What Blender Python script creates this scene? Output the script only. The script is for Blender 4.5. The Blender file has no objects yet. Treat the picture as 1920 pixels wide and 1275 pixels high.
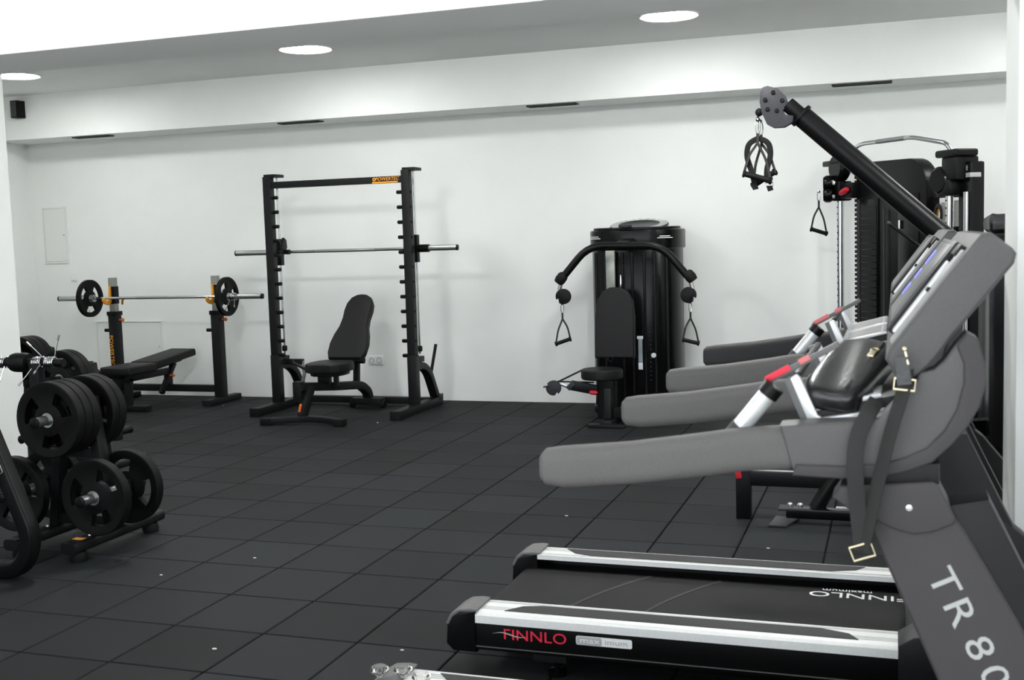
import bpy, bmesh, math, random
from mathutils import Vector, Matrix

random.seed(7)
scene = bpy.context.scene
COL = scene.collection

# ------------------------------------------------------------------ camera
CAM_LOC = Vector((4.3087, -6.9069, 1.4911))
YAW, PITCH, ROLL, FOCAL_PX = -0.32782, 0.09022, -0.03012, 2126.3
_f = Vector((math.sin(YAW) * math.cos(PITCH), math.cos(YAW) * math.cos(PITCH), -math.sin(PITCH)))
_r = Vector((math.cos(YAW), -math.sin(YAW), 0))
_u = _r.cross(_f)
_r2 = _r * math.cos(ROLL) + _u * math.sin(ROLL)
_u2 = -_r * math.sin(ROLL) + _u * math.cos(ROLL)
cam_data = bpy.data.cameras.new('camera')
cam = bpy.data.objects.new('camera', cam_data)
COL.objects.link(cam)
cam.matrix_world = Matrix((
    (_r2.x, _u2.x, -_f.x, CAM_LOC.x),
    (_r2.y, _u2.y, -_f.y, CAM_LOC.y),
    (_r2.z, _u2.z, -_f.z, CAM_LOC.z),
    (0, 0, 0, 1)))
cam_data.sensor_width = 36
cam_data.lens = FOCAL_PX / 1920 * 36
cam_data.clip_start = 0.05
cam_data.dof.use_dof = True
cam_data.dof.focus_distance = 8.0
cam_data.dof.aperture_fstop = 8.0
scene.camera = cam

# ------------------------------------------------------------------ world and exposure
world = bpy.data.worlds.new('world')
scene.world = world
world.use_nodes = True
world.node_tree.nodes['Background'].inputs[0].default_value = (0.8, 0.85, 0.9, 1)
world.node_tree.nodes['Background'].inputs[1].default_value = 4.4
scene.view_settings.view_transform = 'Standard'
scene.view_settings.look = 'None'
scene.view_settings.gamma = 1
scene.view_settings.use_curve_mapping = False
scene.view_settings.exposure = 0.15
LAMP_BACK = 62.0       # radiance of the ceiling lamps of the training room
FILL_LAMP_FRONT = 30.0     # radiance of the unseen lamps added in the cardio room

# unseen window added behind the camera to let daylight fill the rooms (portal: guides sky sampling only)
WX0, WX1, WZ0, WZ1 = -1.5, 6.0, 0.35, 2.70
portal_data = bpy.data.lights.new('added_window_portal', 'AREA')
portal_data.shape = 'RECTANGLE'
portal_data.size, portal_data.size_y = WX1 - WX0, WZ1 - WZ0
portal_data.cycles.is_portal = True
portal = bpy.data.objects.new('added_window_portal', portal_data)
portal.location = ((WX0 + WX1) / 2, -9.35, (WZ0 + WZ1) / 2)
portal.rotation_euler = (math.radians(90), 0, 0)
COL.objects.link(portal)

# ------------------------------------------------------------------ materials
MATS = {}
def mat(name, col, rough=0.5, metal=0.0, noise=0.0, scale=40.0, bump=0.0, bscale=200.0, coat=0.0,
        emit=None, strength=0.0, trans=0.0, ior=1.45, objvar=0.0, spec=0.5):
    m = bpy.data.materials.new(name)
    m.use_nodes = True
    nt = m.node_tree
    b = nt.nodes['Principled BSDF']
    b.inputs['Roughness'].default_value = rough
    b.inputs['Metallic'].default_value = metal
    b.inputs['Coat Weight'].default_value = coat
    b.inputs['Transmission Weight'].default_value = trans
    b.inputs['IOR'].default_value = ior
    b.inputs['Specular IOR Level'].default_value = spec
    c = (col[0], col[1], col[2], 1)
    b.inputs['Base Color'].default_value = c
    tc = nt.nodes.new('ShaderNodeTexCoord')
    if noise > 0 or objvar > 0:
        n = nt.nodes.new('ShaderNodeTexNoise')
        n.inputs['Scale'].default_value = scale
        n.inputs['Detail'].default_value = 4
        nt.links.new(tc.outputs['Object'], n.inputs['Vector'])
        mr = nt.nodes.new('ShaderNodeMapRange')
        mr.inputs[1].default_value = 0.3
        mr.inputs[2].default_value = 0.7
        mr.inputs[3].default_value = 1 - noise
        mr.inputs[4].default_value = 1 + noise
        nt.links.new(n.outputs['Fac'], mr.inputs[0])
        out = mr.outputs[0]
        if objvar > 0:
            oi = nt.nodes.new('ShaderNodeObjectInfo')
            m2 = nt.nodes.new('ShaderNodeMapRange')
            m2.inputs[3].default_value = 1 - objvar
            m2.inputs[4].default_value = 1 + objvar
            nt.links.new(oi.outputs['Random'], m2.inputs[0])
            mu = nt.nodes.new('ShaderNodeMath')
            mu.operation = 'MULTIPLY'
            nt.links.new(out, mu.inputs[0])
            nt.links.new(m2.outputs[0], mu.inputs[1])
            out = mu.outputs[0]
        vm = nt.nodes.new('ShaderNodeVectorMath')
        vm.operation = 'SCALE'
        vm.inputs[0].default_value = col[:3]
        nt.links.new(out, vm.inputs['Scale'])
        nt.links.new(vm.outputs[0], b.inputs['Base Color'])
    if bump > 0:
        n2 = nt.nodes.new('ShaderNodeTexNoise')
        n2.inputs['Scale'].default_value = bscale
        n2.inputs['Detail'].default_value = 3
        nt.links.new(tc.outputs['Object'], n2.inputs['Vector'])
        bp = nt.nodes.new('ShaderNodeBump')
        bp.inputs['Strength'].default_value = bump
        bp.inputs['Distance'].default_value = 0.002
        nt.links.new(n2.outputs['Fac'], bp.inputs['Height'])
        nt.links.new(bp.outputs[0], b.inputs['Normal'])
    if emit:
        b.inputs['Emission Color'].default_value = (*emit, 1)
        b.inputs['Emission Strength'].default_value = strength
    MATS[name] = m
    return m

mat('wall_paint', (0.84, 0.862, 0.845), 0.75, noise=0.015, scale=3, bump=0.06, bscale=120)
mat('ceiling_paint', (0.86, 0.87, 0.86), 0.8, noise=0.01, scale=3)
mat('panel_paint', (0.775, 0.80, 0.775), 0.6, noise=0.01)
mat('rubber_tile', (0.0082, 0.0098, 0.0110), 0.72, noise=0.25, scale=160, bump=0.35, bscale=420, objvar=0.34, spec=0.24)
mat('bounce_vinyl', (0.60, 0.58, 0.54), 0.5, noise=0.08, scale=6)  # for the unseen floor strip, pale so that it reflects light upward
mat('rubber_base', (0.006, 0.0065, 0.007), 0.9, noise=0.1)
mat('speck', (0.5, 0.5, 0.48), 0.8, noise=0.1)
mat('black_metal', (0.0075, 0.0078, 0.0085), 0.45, noise=0.1, scale=60, spec=0.22)
mat('gloss_black', (0.003, 0.003, 0.0035), 0.22, noise=0.05, spec=0.22)
mat('satin_black', (0.0038, 0.0038, 0.0042), 0.36, noise=0.08, spec=0.2)
mat('vinyl', (0.0085, 0.0085, 0.0092), 0.5, noise=0.12, scale=80, bump=0.15, bscale=500, spec=0.22)
mat('plate_rubber', (0.0036, 0.0036, 0.0039), 0.55, noise=0.18, scale=70, bump=0.25, bscale=350, spec=0.16)
mat('iron_black', (0.0035, 0.0035, 0.004), 0.4, noise=0.1, spec=0.2)
mat('grey_tube', (0.30, 0.31, 0.28), 0.4, metal=0.6, noise=0.05)
mat('chrome', (0.62, 0.63, 0.64), 0.16, metal=1.0, noise=0.02)
mat('knurl', (0.30, 0.31, 0.32), 0.42, metal=0.9, noise=0.2, scale=300, bump=0.5, bscale=900)
mat('steel', (0.42, 0.43, 0.43), 0.32, metal=0.9, noise=0.06)
mat('brass', (0.75, 0.66, 0.45), 0.3, metal=1.0, noise=0.03)
mat('orange', (0.80, 0.33, 0.015), 0.45, noise=0.05)
mat('orange_red', (0.62, 0.13, 0.02), 0.45, noise=0.05)
mat('red', (0.52, 0.012, 0.03), 0.4, noise=0.05)
mat('print_red', (0.72, 0.02, 0.05), 0.5, noise=0.02)
mat('print_pink', (0.62, 0.16, 0.16), 0.45, noise=0.02)
mat('print_white', (0.82, 0.83, 0.83), 0.5, noise=0.02)
mat('print_grey', (0.42, 0.43, 0.43), 0.5, noise=0.02)
mat('print_dark', (0.10, 0.10, 0.10), 0.5, noise=0.02)
mat('tm_grey', (0.078, 0.076, 0.078), 0.5, noise=0.05, scale=200, bump=0.15, bscale=700)
mat('tm_post', (0.050, 0.047, 0.050), 0.48, noise=0.05, scale=200, bump=0.12, bscale=700, spec=0.3)
mat('tm_foam', (0.105, 0.101, 0.100), 0.7, noise=0.07, scale=250, bump=0.2, bscale=700)
mat('tm_foam_dark', (0.020, 0.020, 0.021), 0.7, noise=0.07, scale=250, bump=0.2, bscale=700)
mat('tm_light', (0.30, 0.30, 0.295), 0.4, noise=0.04)
mat('tm_dark', (0.011, 0.011, 0.012), 0.42, noise=0.06, spec=0.25)
mat('tm_skirt', (0.0035, 0.0035, 0.0038), 0.32, noise=0.06, spec=0.22)
mat('tm_cap', (0.115, 0.115, 0.115), 0.5, noise=0.06)
mat('alu', (0.80, 0.81, 0.80), 0.40, metal=0.25, noise=0.03, scale=90)
mat('silver_plastic', (0.62, 0.63, 0.64), 0.28, metal=0.35, noise=0.03)
mat('belt', (0.0072, 0.0070, 0.0073), 0.66, noise=0.15, scale=220, bump=0.25, bscale=600, spec=0.26)
mat('grip_tape', (0.030, 0.030, 0.031), 0.8, noise=0.2, scale=400, bump=0.4, bscale=900)
mat('led_blue', (0.02, 0.03, 0.2), 0.4, emit=(0.16, 0.17, 1.0), strength=1.3)
mat('screen', (0.02, 0.02, 0.022), 0.3, noise=0.02)
mat('leather', (0.010, 0.010, 0.011), 0.30, noise=0.2, scale=60, bump=0.35, bscale=90, spec=0.7)
mat('webbing', (0.017, 0.0165, 0.0165), 0.7, noise=0.15, scale=300, bump=0.4, bscale=800)
mat('rubber_grip', (0.006, 0.006, 0.0066), 0.6, noise=0.1, spec=0.2)
mat('pulley_grey', (0.028, 0.028, 0.033), 0.45, noise=0.05, spec=0.3)
mat('vent_dark', (0.012, 0.012, 0.012), 0.6, noise=0.05)
mat('speaker_grey', (0.045, 0.045, 0.047), 0.6, noise=0.1)
mat('lens_smoke', (0.02, 0.02, 0.022), 0.12, noise=0.02)
mat('blue_strip', (0.30, 0.36, 0.40), 0.5, noise=0.1)
mat('crystal', (0.95, 0.94, 0.92), 0.02, trans=1.0, ior=1.6)
mat('paper', (0.72, 0.71, 0.68), 0.7, noise=0.03)
mat('lamp_back', (1, 1, 1), 0.5, emit=(1.0, 1.0, 0.985), strength=LAMP_BACK)
mat('lamp_main', (1, 1, 1), 0.5, emit=(1.0, 1.0, 0.985), strength=LAMP_BACK * 2.6)
mat('fill_lamp_front', (1, 1, 1), 0.5, emit=(1.0, 1.0, 0.995), strength=FILL_LAMP_FRONT)

# ------------------------------------------------------------------ mesh helpers
def V(*a):
    return Vector(a[0]) if len(a) == 1 else Vector(a)

def frame_of(d, up=Vector((0, 0, 1))):
    d = d.normalized()
    if abs(d.dot(up)) > 0.995:
        up = Vector((0, 1, 0))
    s = d.cross(up).normalized()
    return d, s, s.cross(d).normalized()

def fillet(pts, r, n=5):
    pts = [V(p) for p in pts]
    if r <= 0 or len(pts) < 3:
        return pts
    out = [pts[0]]
    for i in range(1, len(pts) - 1):
        a, b, c = pts[i - 1], pts[i], pts[i + 1]
        l = min(r, (a - b).length * 0.49, (c - b).length * 0.49)
        p0 = b + (a - b).normalized() * l
        p2 = b + (c - b).normalized() * l
        for k in range(n + 1):
            t = k / n
            out.append(p0 * (1 - t) ** 2 + b * 2 * t * (1 - t) + p2 * t * t)
    out.append(pts[-1])
    return out

def circ(r, n=12):
    return [(r * math.cos(2 * math.pi * k / n), r * math.sin(2 * math.pi * k / n)) for k in range(n)]

def rrect(w, h, r=0.0, n=3):
    if r <= 0:
        return [(-w / 2, -h / 2), (w / 2, -h / 2), (w / 2, h / 2), (-w / 2, h / 2)]
    o = []
    for cx, cy, a0 in ((w / 2 - r, -h / 2 + r, -90), (w / 2 - r, h / 2 - r, 0), (-w / 2 + r, h / 2 - r, 90), (-w / 2 + r, -h / 2 + r, 180)):
        for k in range(n + 1):
            a = math.radians(a0 + 90 * k / n)
            o.append((cx + r * math.cos(a), cy + r * math.sin(a)))
    return o

class MB:
    """collects shapes; build() links them as one mesh object"""
    def __init__(self):
        self.bm = bmesh.new()

    def _merge(self, b2):
        me = bpy.data.meshes.new('tmp')
        b2.to_mesh(me)
        b2.free()
        self.bm.from_mesh(me)
        bpy.data.meshes.remove(me)
        return self

    def box(self, x0, x1, y0, y1, z0, z1, bev=0.0, seg=2):
        b = bmesh.new()
        bmesh.ops.create_cube(b, size=1)
        for v in b.verts:
            v.co = Vector(((x0 + x1) / 2 + v.co.x * (x1 - x0), (y0 + y1) / 2 + v.co.y * (y1 - y0), (z0 + z1) / 2 + v.co.z * (z1 - z0)))
        if bev > 0:
            bmesh.ops.bevel(b, geom=b.edges[:], offset=bev, segments=seg, affect='EDGES', profile=0.6)
        return self._merge(b)

    def bar(self, p0, p1, w, h, bev=0.004, up=(0, 0, 1)):
        p0, p1 = V(p0), V(p1)
        d, s, u = frame_of(p1 - p0, Vector(up))
        L = (p1 - p0).length
        b = bmesh.new()
        bmesh.ops.create_cube(b, size=1)
        for v in b.verts:
            v.co = Vector((v.co.x * L, v.co.y * w, v.co.z * h))
        if bev > 0:
            bmesh.ops.bevel(b, geom=b.edges[:], offset=bev, segments=2, affect='EDGES', profile=0.6)
        c = (p0 + p1) / 2
        for v in b.verts:
            v.co = c + d * v.co.x + s * v.co.y + u * v.co.z
        return self._merge(b)

    def sweep(self, pts, section, closed=False, up=(0, 0, 1), scales=None):
        pts = [V(p) for p in pts]
        n = len(pts)
        bm = self.bm
        rings = []
        prev_u = None
        for i, p in enumerate(pts):
            if closed:
                d = pts[(i + 1) % n] - pts[i - 1]
            else:
                d = pts[min(i + 1, n - 1)] - pts[max(i - 1, 0)]
            d.normalize()
            if prev_u is None:
                d, s, u = frame_of(d, Vector(up))
            else:
                u = prev_u - d * prev_u.dot(d)
                if u.length < 1e-6:
                    d, s, u = frame_of(d, Vector(up))
                u.normalize()
                s = d.cross(u).normalized()
            prev_u = u
            k = scales[i] if scales else 1.0
            rings.append([bm.verts.new(p + s * (a * k) + u * (b * k)) for a, b in section])
        m = len(section)
        rng = range(n) if closed else range(n - 1)
        for i in rng:
            A, B = rings[i], rings[(i + 1) % n]
            for j in range(m):
                bm.faces.new((A[j], A[(j + 1) % m], B[(j + 1) % m], B[j]))
        if not closed:
            bm.faces.new(rings[0][::-1])
            bm.faces.new(rings[-1])
        return self

    def tube(self, pts, r, fil=0.0, seg=12, closed=False):
        return self.sweep(fillet(pts, fil) if not closed else pts, circ(r, seg), closed)

    def rtube(self, pts, w, h, fil=0.0, r=0.006, up=(0, 0, 1)):
        return self.sweep(fillet(pts, fil), rrect(w, h, r), False, up)

    def cyl(self, p0, p1, r, r2=None, seg=20):
        p0, p1 = V(p0), V(p1)
        r2 = r if r2 is None else r2
        return self.sweep([p0, p1], circ(1.0, seg), scales=[r, r2])

    def lathe(self, prof, origin, axis=(0, 0, 1), seg=24):
        """profile of (radius, distance along the axis)"""
        o = V(origin)
        d, s, u = frame_of(Vector(axis))
        bm = self.bm
        rings = []
        for r, t in prof:
            if r <= 1e-6:
                rings.append([bm.verts.new(o + d * t)])
            else:
                rings.append([bm.verts.new(o + d * t + s * (r * math.cos(2 * math.pi * k / seg)) + u * (r * math.sin(2 * math.pi * k / seg))) for k in range(seg)])
        for A, B in zip(rings[:-1], rings[1:]):
            for k in range(seg):
                k2 = (k + 1) % seg
                if len(A) == 1 and len(B) == 1:
                    continue
                if len(A) == 1:
                    bm.faces.new((A[0], B[k2], B[k]))
                elif len(B) == 1:
                    bm.faces.new((A[k], A[k2], B[0]))
                else:
                    bm.faces.new((A[k], A[k2], B[k2], B[k]))
        return self

    def ball(self, c, r, sc=(1, 1, 1), seg=16):
        b = bmesh.new()
        bmesh.ops.create_uvsphere(b, u_segments=seg, v_segments=max(6, seg // 2), radius=r)
        for v in b.verts:
            v.co = V(c) + Vector((v.co.x * sc[0], v.co.y * sc[1], v.co.z * sc[2]))
        return self._merge(b)

    def torus(self, c, R, r, axis=(0, 0, 1), seg=24, rs=8, a0=0, a1=360):
        c = V(c)
        d, s, u = frame_of(Vector(axis))
        full = abs(a1 - a0) >= 360
        n = seg if full else seg + 1
        pts = []
        for k in range(n):
            a = math.radians(a0 + (a1 - a0) * k / seg)
            pts.append(c + s * (R * math.cos(a)) + u * (R * math.sin(a)))
        return self.sweep(pts, circ(r, rs), closed=full, up=axis)

    def prism(self, outline, plane, a, b, bev=0.0, seg=2):
        """outline in the plane (xz, xy or yz), extruded from a to b along the other axis"""
        def P(p, t):
            if plane == 'xz':
                return (p[0], t, p[1])
            if plane == 'xy':
                return (p[0], p[1], t)
            return (t, p[0], p[1])
        bm = bmesh.new()
        A = [bm.verts.new(P(p, a)) for p in outline]
        B = [bm.verts.new(P(p, b)) for p in outline]
        n = len(outline)
        fa = bm.faces.new(A)
        fb = bm.faces.new(B[::-1])
        for i in range(n):
            bm.faces.new((A[i], B[i], B[(i + 1) % n], A[(i + 1) % n]))
        bmesh.ops.recalc_face_normals(bm, faces=bm.faces[:])
        if bev > 0:
            es = list(set(fa.edges[:] + fb.edges[:]))
            bmesh.ops.bevel(bm, geom=es, offset=bev, segments=seg, affect='EDGES', profile=0.6)
        return self._merge(bm)

    def xform(self, M):
        self.bm.transform(M)
        return self

    def mesh(self, name, material, smooth=35):
        bmesh.ops.recalc_face_normals(self.bm, faces=self.bm.faces[:])
        me = bpy.data.meshes.new(name)
        self.bm.to_mesh(me)
        self.bm.free()
        if material:
            me.materials.append(MATS[material])
        if smooth:
            for p in me.polygons:
                p.use_smooth = True
            me.set_sharp_from_angle(angle=math.radians(smooth))
        return me

    def build(self, name, material, parent=None, smooth=35, label=None):
        """parent given: coordinates are world ones and are moved into the thing's own frame"""
        if parent is not None:
            root = parent
            while root.parent is not None:
                root = root.parent
            self.bm.transform(Matrix.Translation(-root.location))
        o = bpy.data.objects.new(name, self.mesh(name, material, smooth))
        COL.objects.link(o)
        if parent is not None:
            o.parent = parent
        if label:
            o['label'] = label
        return o

def tag(o, label, cat, group=None):
    o['label'] = label
    o['category'] = cat
    if group:
        o['group'] = group
    return o

def thing(name, label, cat, loc=(0, 0, 0), group=None):
    o = bpy.data.objects.new(name, None)
    o.empty_display_size = 0.1
    o.location = loc
    COL.objects.link(o)
    return tag(o, label, cat, group)

def single(name, mb, material, label, cat, loc=(0, 0, 0), group=None, smooth=35):
    """a thing that is one mesh; coordinates are world ones"""
    mb.xform(Matrix.Translation(-V(loc)))
    o = mb.build(name, material, smooth=smooth)
    o.location = loc
    return tag(o, label, cat, group)

def structure(o):
    o['kind'] = 'structure'
    return o

def copy_tree(o, parent=None):
    c = o.copy()
    COL.objects.link(c)
    c.parent = parent
    for ch in list(o.children):
        copy_tree(ch, c)
    return c

def text_mesh(name, body, size, material, M, parent=None, extrude=0.0006, xscale=1.0, shear=0.0, bold=0.0):
    """lettering as a thin mesh; M maps the text plane into the world"""
    cu = bpy.data.curves.new(name, 'FONT')
    cu.body = body
    cu.size = size
    cu.align_x = 'CENTER'
    cu.align_y = 'CENTER'
    cu.extrude = extrude
    cu.offset = bold
    cu.shear = shear
    cu.resolution_u = 3
    t = bpy.data.objects.new('tmp_text', cu)
    COL.objects.link(t)
    dg = bpy.context.evaluated_depsgraph_get()
    me = bpy.data.meshes.new_from_object(t.evaluated_get(dg))
    bpy.data.objects.remove(t)
    bpy.data.curves.remove(cu)
    me.name = name
    me.transform(M @ Matrix.Diagonal((xscale, 1, 1, 1)))
    me.materials.clear()
    me.materials.append(MATS[material])
    o = bpy.data.objects.new(name, me)
    COL.objects.link(o)
    if parent is not None:
        root = parent
        while root.parent is not None:
            root = root.parent
        me.transform(Matrix.Translation(-root.location))
        o.parent = parent
    return o

def plane_M(origin, right, up):
    r, u = V(right).normalized(), V(up).normalized()
    n = r.cross(u)
    o = V(origin)
    return Matrix(((r.x, u.x, n.x, o.x), (r.y, u.y, n.y, o.y), (r.z, u.z, n.z, o.z), (0, 0, 0, 1)))

def project(p):
    d = V(p) - CAM_LOC
    z = d.dot(_f)
    if z <= 0.05:
        return None
    return 960 + FOCAL_PX * d.dot(_r2) / z, 637.5 - FOCAL_PX * d.dot(_u2) / z, z

# ================================================================== the setting
T = 0.4
YW = 2.88                 # back wall
XL, XR = -4.33, 6.6       # side walls
ZC = 3.04                 # ceiling of the training room
YB0, YB1 = -3.79, -3.45   # the portal between the two rooms
ZB = 2.15
ZF = 2.95                 # ceiling of the cardio room
YF = -9.2

# floor: a dark base with rubber tiles laid on it
floor = structure(MB().box(XL - .1, XR + .1, YF - .1, YW + .1, -0.12, -0.014).build('floor', 'rubber_base'))
structure(MB().box(XL, XR, YF, -5.2, -0.02, -0.001).build('floor', 'bounce_vinyl'))  # unseen pale floor added to bounce light onto the beam underside
g = 0.0035
tb = MB()
tb.box(g - T / 2, T / 2 - g, g - T / 2, T / 2 - g, -0.0141, 0.0, bev=0.003, seg=1)
tile_me = tb.mesh('tile', 'rubber_tile', smooth=0)
cells = []
for i in range(math.floor(XL / T) - 1, math.ceil(XR / T) + 1):
    for j in range(math.floor(YF / T) - 1, math.ceil(YW / T) + 1):
        cx, cy = (i + .5) * T, (j + .5) * T
        if not (XL < cx < XR and -5.3 < cy < YW - 0.1):
            continue
        best = None
        for ox in (-.5, 0, .5):
            for oy in (-.5, 0, .5):
                q = project((cx + ox * T, cy + oy * T, 0))
                if q and -10 < q[0] < 1930 and -10 < q[1] < 1285:
                    best = q[2]
        # tiles wholly behind the wall stub, the pillar and the rooms beyond the frame are not in view
        hidden = best is None or (cy < -0.3 and cx < -1.75) or cx > 4.9 or cy < -5.3
        cells.append((0 if not hidden else 1, best or 99, cx, cy))
cells.sort()
rest = MB()
count = 0
for h, dist, cx, cy in cells:
    if h == 0 and count < 300:
        t = bpy.data.objects.new('tile', tile_me)
        COL.objects.link(t)
        t.location = (cx, cy, 0)
        t.parent = floor
        count += 1
    else:
        rest.box(cx - T / 2 + g, cx + T / 2 - g, cy - T / 2 + g, cy + T / 2 - g, -0.0141, 0.0)
rt = rest.build('tile_field', 'rubber_tile', smooth=0)
rt.parent = floor
rt['kind'] = 'stuff'

# walls
structure(MB().box(XL - .2, XR + .2, YW, YW + .2, -0.1, ZC + .2).build('wall_back', 'wall_paint'))
structure(MB().box(XL - .2, XL, YF, YW, -0.1, ZC + .2).build('wall_left', 'wall_paint'))
structure(MB().box(XR, XR + .2, YF, YW, -0.1, ZC + .2).build('wall_right', 'wall_paint'))
wf = MB()
for a in ((XL - .2, WX0, -.1, ZC + .2), (WX1, XR + .2, -.1, ZC + .2), (WX0, WX1, -.1, WZ0), (WX0, WX1, WZ1, ZC + .2)):
    wf.box(a[0], a[1], YF - .2, YF, a[2], a[3])
structure(wf.build('wall_front', 'wall_paint'))
wn = MB()  # frame of the unseen window, added as a source of fill light
for k in range(5):
    x = WX0 + (WX1 - WX0) * k / 4
    wn.box(x - .035, x + .035, YF - .14, YF - .06, WZ0, WZ1, bev=.004)
for z in (WZ0 + .03, WZ1 - .03):
    wn.box(WX0, WX1, YF - .14, YF - .06, z - .035, z + .035, bev=.004)
structure(wn.build('added_window_1', 'print_white'))
structure(MB().box(XL, -1.70, -0.70, -0.30, -0.02, ZC).build('wall_stub', 'wall_paint'))
structure(MB().box(4.597, 5.25, YB0, YB1, -0.02, ZC + .05, bev=0.004).build('wall_pillar', 'wall_paint'))
# ceilings, the dropped box along the back wall, the portal beam
structure(MB().box(XL - .2, XR + .2, YB1, YW + .2, ZC, ZC + .2).build('ceiling', 'ceiling_paint'))
structure(MB().box(XL - .2, XR + .2, YF, YB0, ZF, ZF + .2).build('ceiling', 'ceiling_paint'))
structure(MB().box(XL, XR, 2.40, YW, 2.61, ZC).build('ceiling_soffit', 'wall_paint'))
structure(MB().box(XL, XR, YB0, YB1, ZB, ZC + .2).build('ceiling_beam', 'wall_paint'))

# lamps in the ceilings
def downlight(x, y, z, R, label, m, group):
    root = thing('ceiling_lamp', label, 'lamp', (x, y, z), group)
    MB().lathe([(R, 0), (R + .012, -.002), (R + .014, -.008), (R + .004, -.012), (R - .006, -.008), (R - .008, 0)], (x, y, z), (0, 0, 1), 40).build('trim_ring', 'print_white', root)
    MB().lathe([(0, -.009), (R * .6, -.009), (R - .008, -.006), (R - .006, 0), (0, 0)], (x, y, z), (0, 0, 1), 40).build('diffuser', m, root)
    return root
LX = (-3.03, -0.155, 2.77, 5.55)
names = ['round recessed ceiling lamp cut by the left edge of the photo', 'round recessed ceiling lamp above the weight rack and bench',
         'round recessed ceiling lamp above the cable station, right of centre']
for k, x in enumerate(LX[:3]):
    downlight(x, 1.32, ZC, 0.205, names[k], 'lamp_back', 'recessed lamps of the training room')
for x, y in ((5.55, 1.32), (0.43, -1.65), (3.37, -1.65), (5.90, -1.65)):
    if y > 0:
        downlight(x, y, ZC, 0.205, 'round recessed ceiling lamp hidden behind the right pillar', 'lamp_back', 'recessed lamps of the training room')
        continue
    root = thing('ceiling_lamp', 'unseen drum lamp behind the white beam, shaped to throw light sideways', 'lamp', (x, y, ZC), 'unseen drum lamps shaped to light the back wall')  # drum form and strength chosen so the unseen lamps reach the back wall
    MB().lathe([(.150, 0), (.150, -.022), (.140, -.024), (0, -.024)], (x, y, ZC), (0, 0, 1), 36).build('base', 'print_white', root)
    MB().lathe([(.138, -.020), (.138, -.130), (.122, -.142), (0, -.142)], (x, y, ZC), (0, 0, 1), 36).build('diffuser', 'lamp_main', root)
for x in (-2.2, 0.4, 3.0, 5.6):  # unseen lamps put in to brighten the beam's front face
    for y in (-5.0, -7.4):
        downlight(x, y, ZF, 0.205, 'unseen ceiling lamp added to light the front room', 'fill_lamp_front', 'unseen lamps added in the front room')

# air outlets in the underside of the dropped box
vn = ['narrow black air outlet in the soffit, leftmost of four', 'narrow black air outlet in the soffit above the squat rack',
      'narrow black air outlet in the soffit, third from the left', 'narrow black air outlet in the soffit above the chrome pull-up bar']
for k, (x0, x1) in enumerate(((-3.42, -2.99), (-1.11, -0.68), (1.31, 1.75), (3.83, 4.28))):
    y0, y1 = 2.475, 2.575
    root = thing('air_vent', vn[k], 'vent', ((x0 + x1) / 2, (y0 + y1) / 2, 2.61), 'air outlets in the soffit')
    m = MB()
    for a in ((x0, x1, y0, y0 + .012), (x0, x1, y1 - .012, y1), (x0, x0 + .012, y0, y1), (x1 - .012, x1, y0, y1)):
        m.box(*a, 2.598, 2.6105, bev=.002, seg=1)
    m.build('frame', 'speaker_grey', root)
    MB().box(x0 + .01, x1 - .01, y0 + .01, y1 - .01, 2.607, 2.6102).build('duct_opening', 'vent_dark', root)
    for s in range(3):
        yy = y0 + .028 + s * .022
        MB().bar((x0 + .012, yy, 2.603), (x1 - .012, yy, 2.603), .011, .003, bev=0, up=(0, .6, .8)).build('slat', 'vent_dark', root)

# wall loudspeaker on the soffit face
x0, x1, z0, z1 = -4.00, -3.895, 2.815, 2.985
sp = thing('wall_speaker', 'small dark wall loudspeaker high on the soffit at the far left', 'speaker', ((x0 + x1) / 2, 2.40, z0))
MB().prism([(x0, 2.3995), (x1, 2.3995), (x1 - .012, 2.30), (x0 + .012, 2.30)], 'xy', z0, z1, bev=.006).build('cabinet', 'satin_black', sp)
MB().box(x0 + .020, x1 - .020, 2.292, 2.3005, z0 + .012, z1 - .012, bev=.004).build('grille', 'speaker_grey', sp)

# access panels, sockets, switch on the back wall
def access_panel(x0, x1, z0, z1, label):
    root = thing('access_panel', label, 'panel', ((x0 + x1) / 2, YW, z0), 'flush wall panels')
    m = MB()
    w = .018
    for a in ((x0, x1, z0, z0 + w), (x0, x1, z1 - w, z1), (x0, x0 + w, z0 + w, z1 - w), (x1 - w, x1, z0 + w, z1 - w)):
        m.box(a[0], a[1], YW - .010, YW + .0005, a[2], a[3], bev=.002, seg=1)
    m.build('frame', 'panel_paint', root)
    MB().box(x0 + w + .004, x1 - w - .004, YW - .007, YW + .0005, z0 + w + .004, z1 - w - .004, bev=.002, seg=1).build('door', 'panel_paint', root)
    MB().cyl((x1 - .045, YW - .011, (z0 + z1) / 2), (x1 - .045, YW - .005, (z0 + z1) / 2), .008, seg=12).build('latch', 'steel', root)
access_panel(-4.19, -3.88, 1.36, 1.95, 'tall white flush panel on the wall above the barbell, far left')
access_panel(-3.60, -2.78, 0.22, 0.755, 'low white flush panel on the wall behind the bench press')

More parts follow.
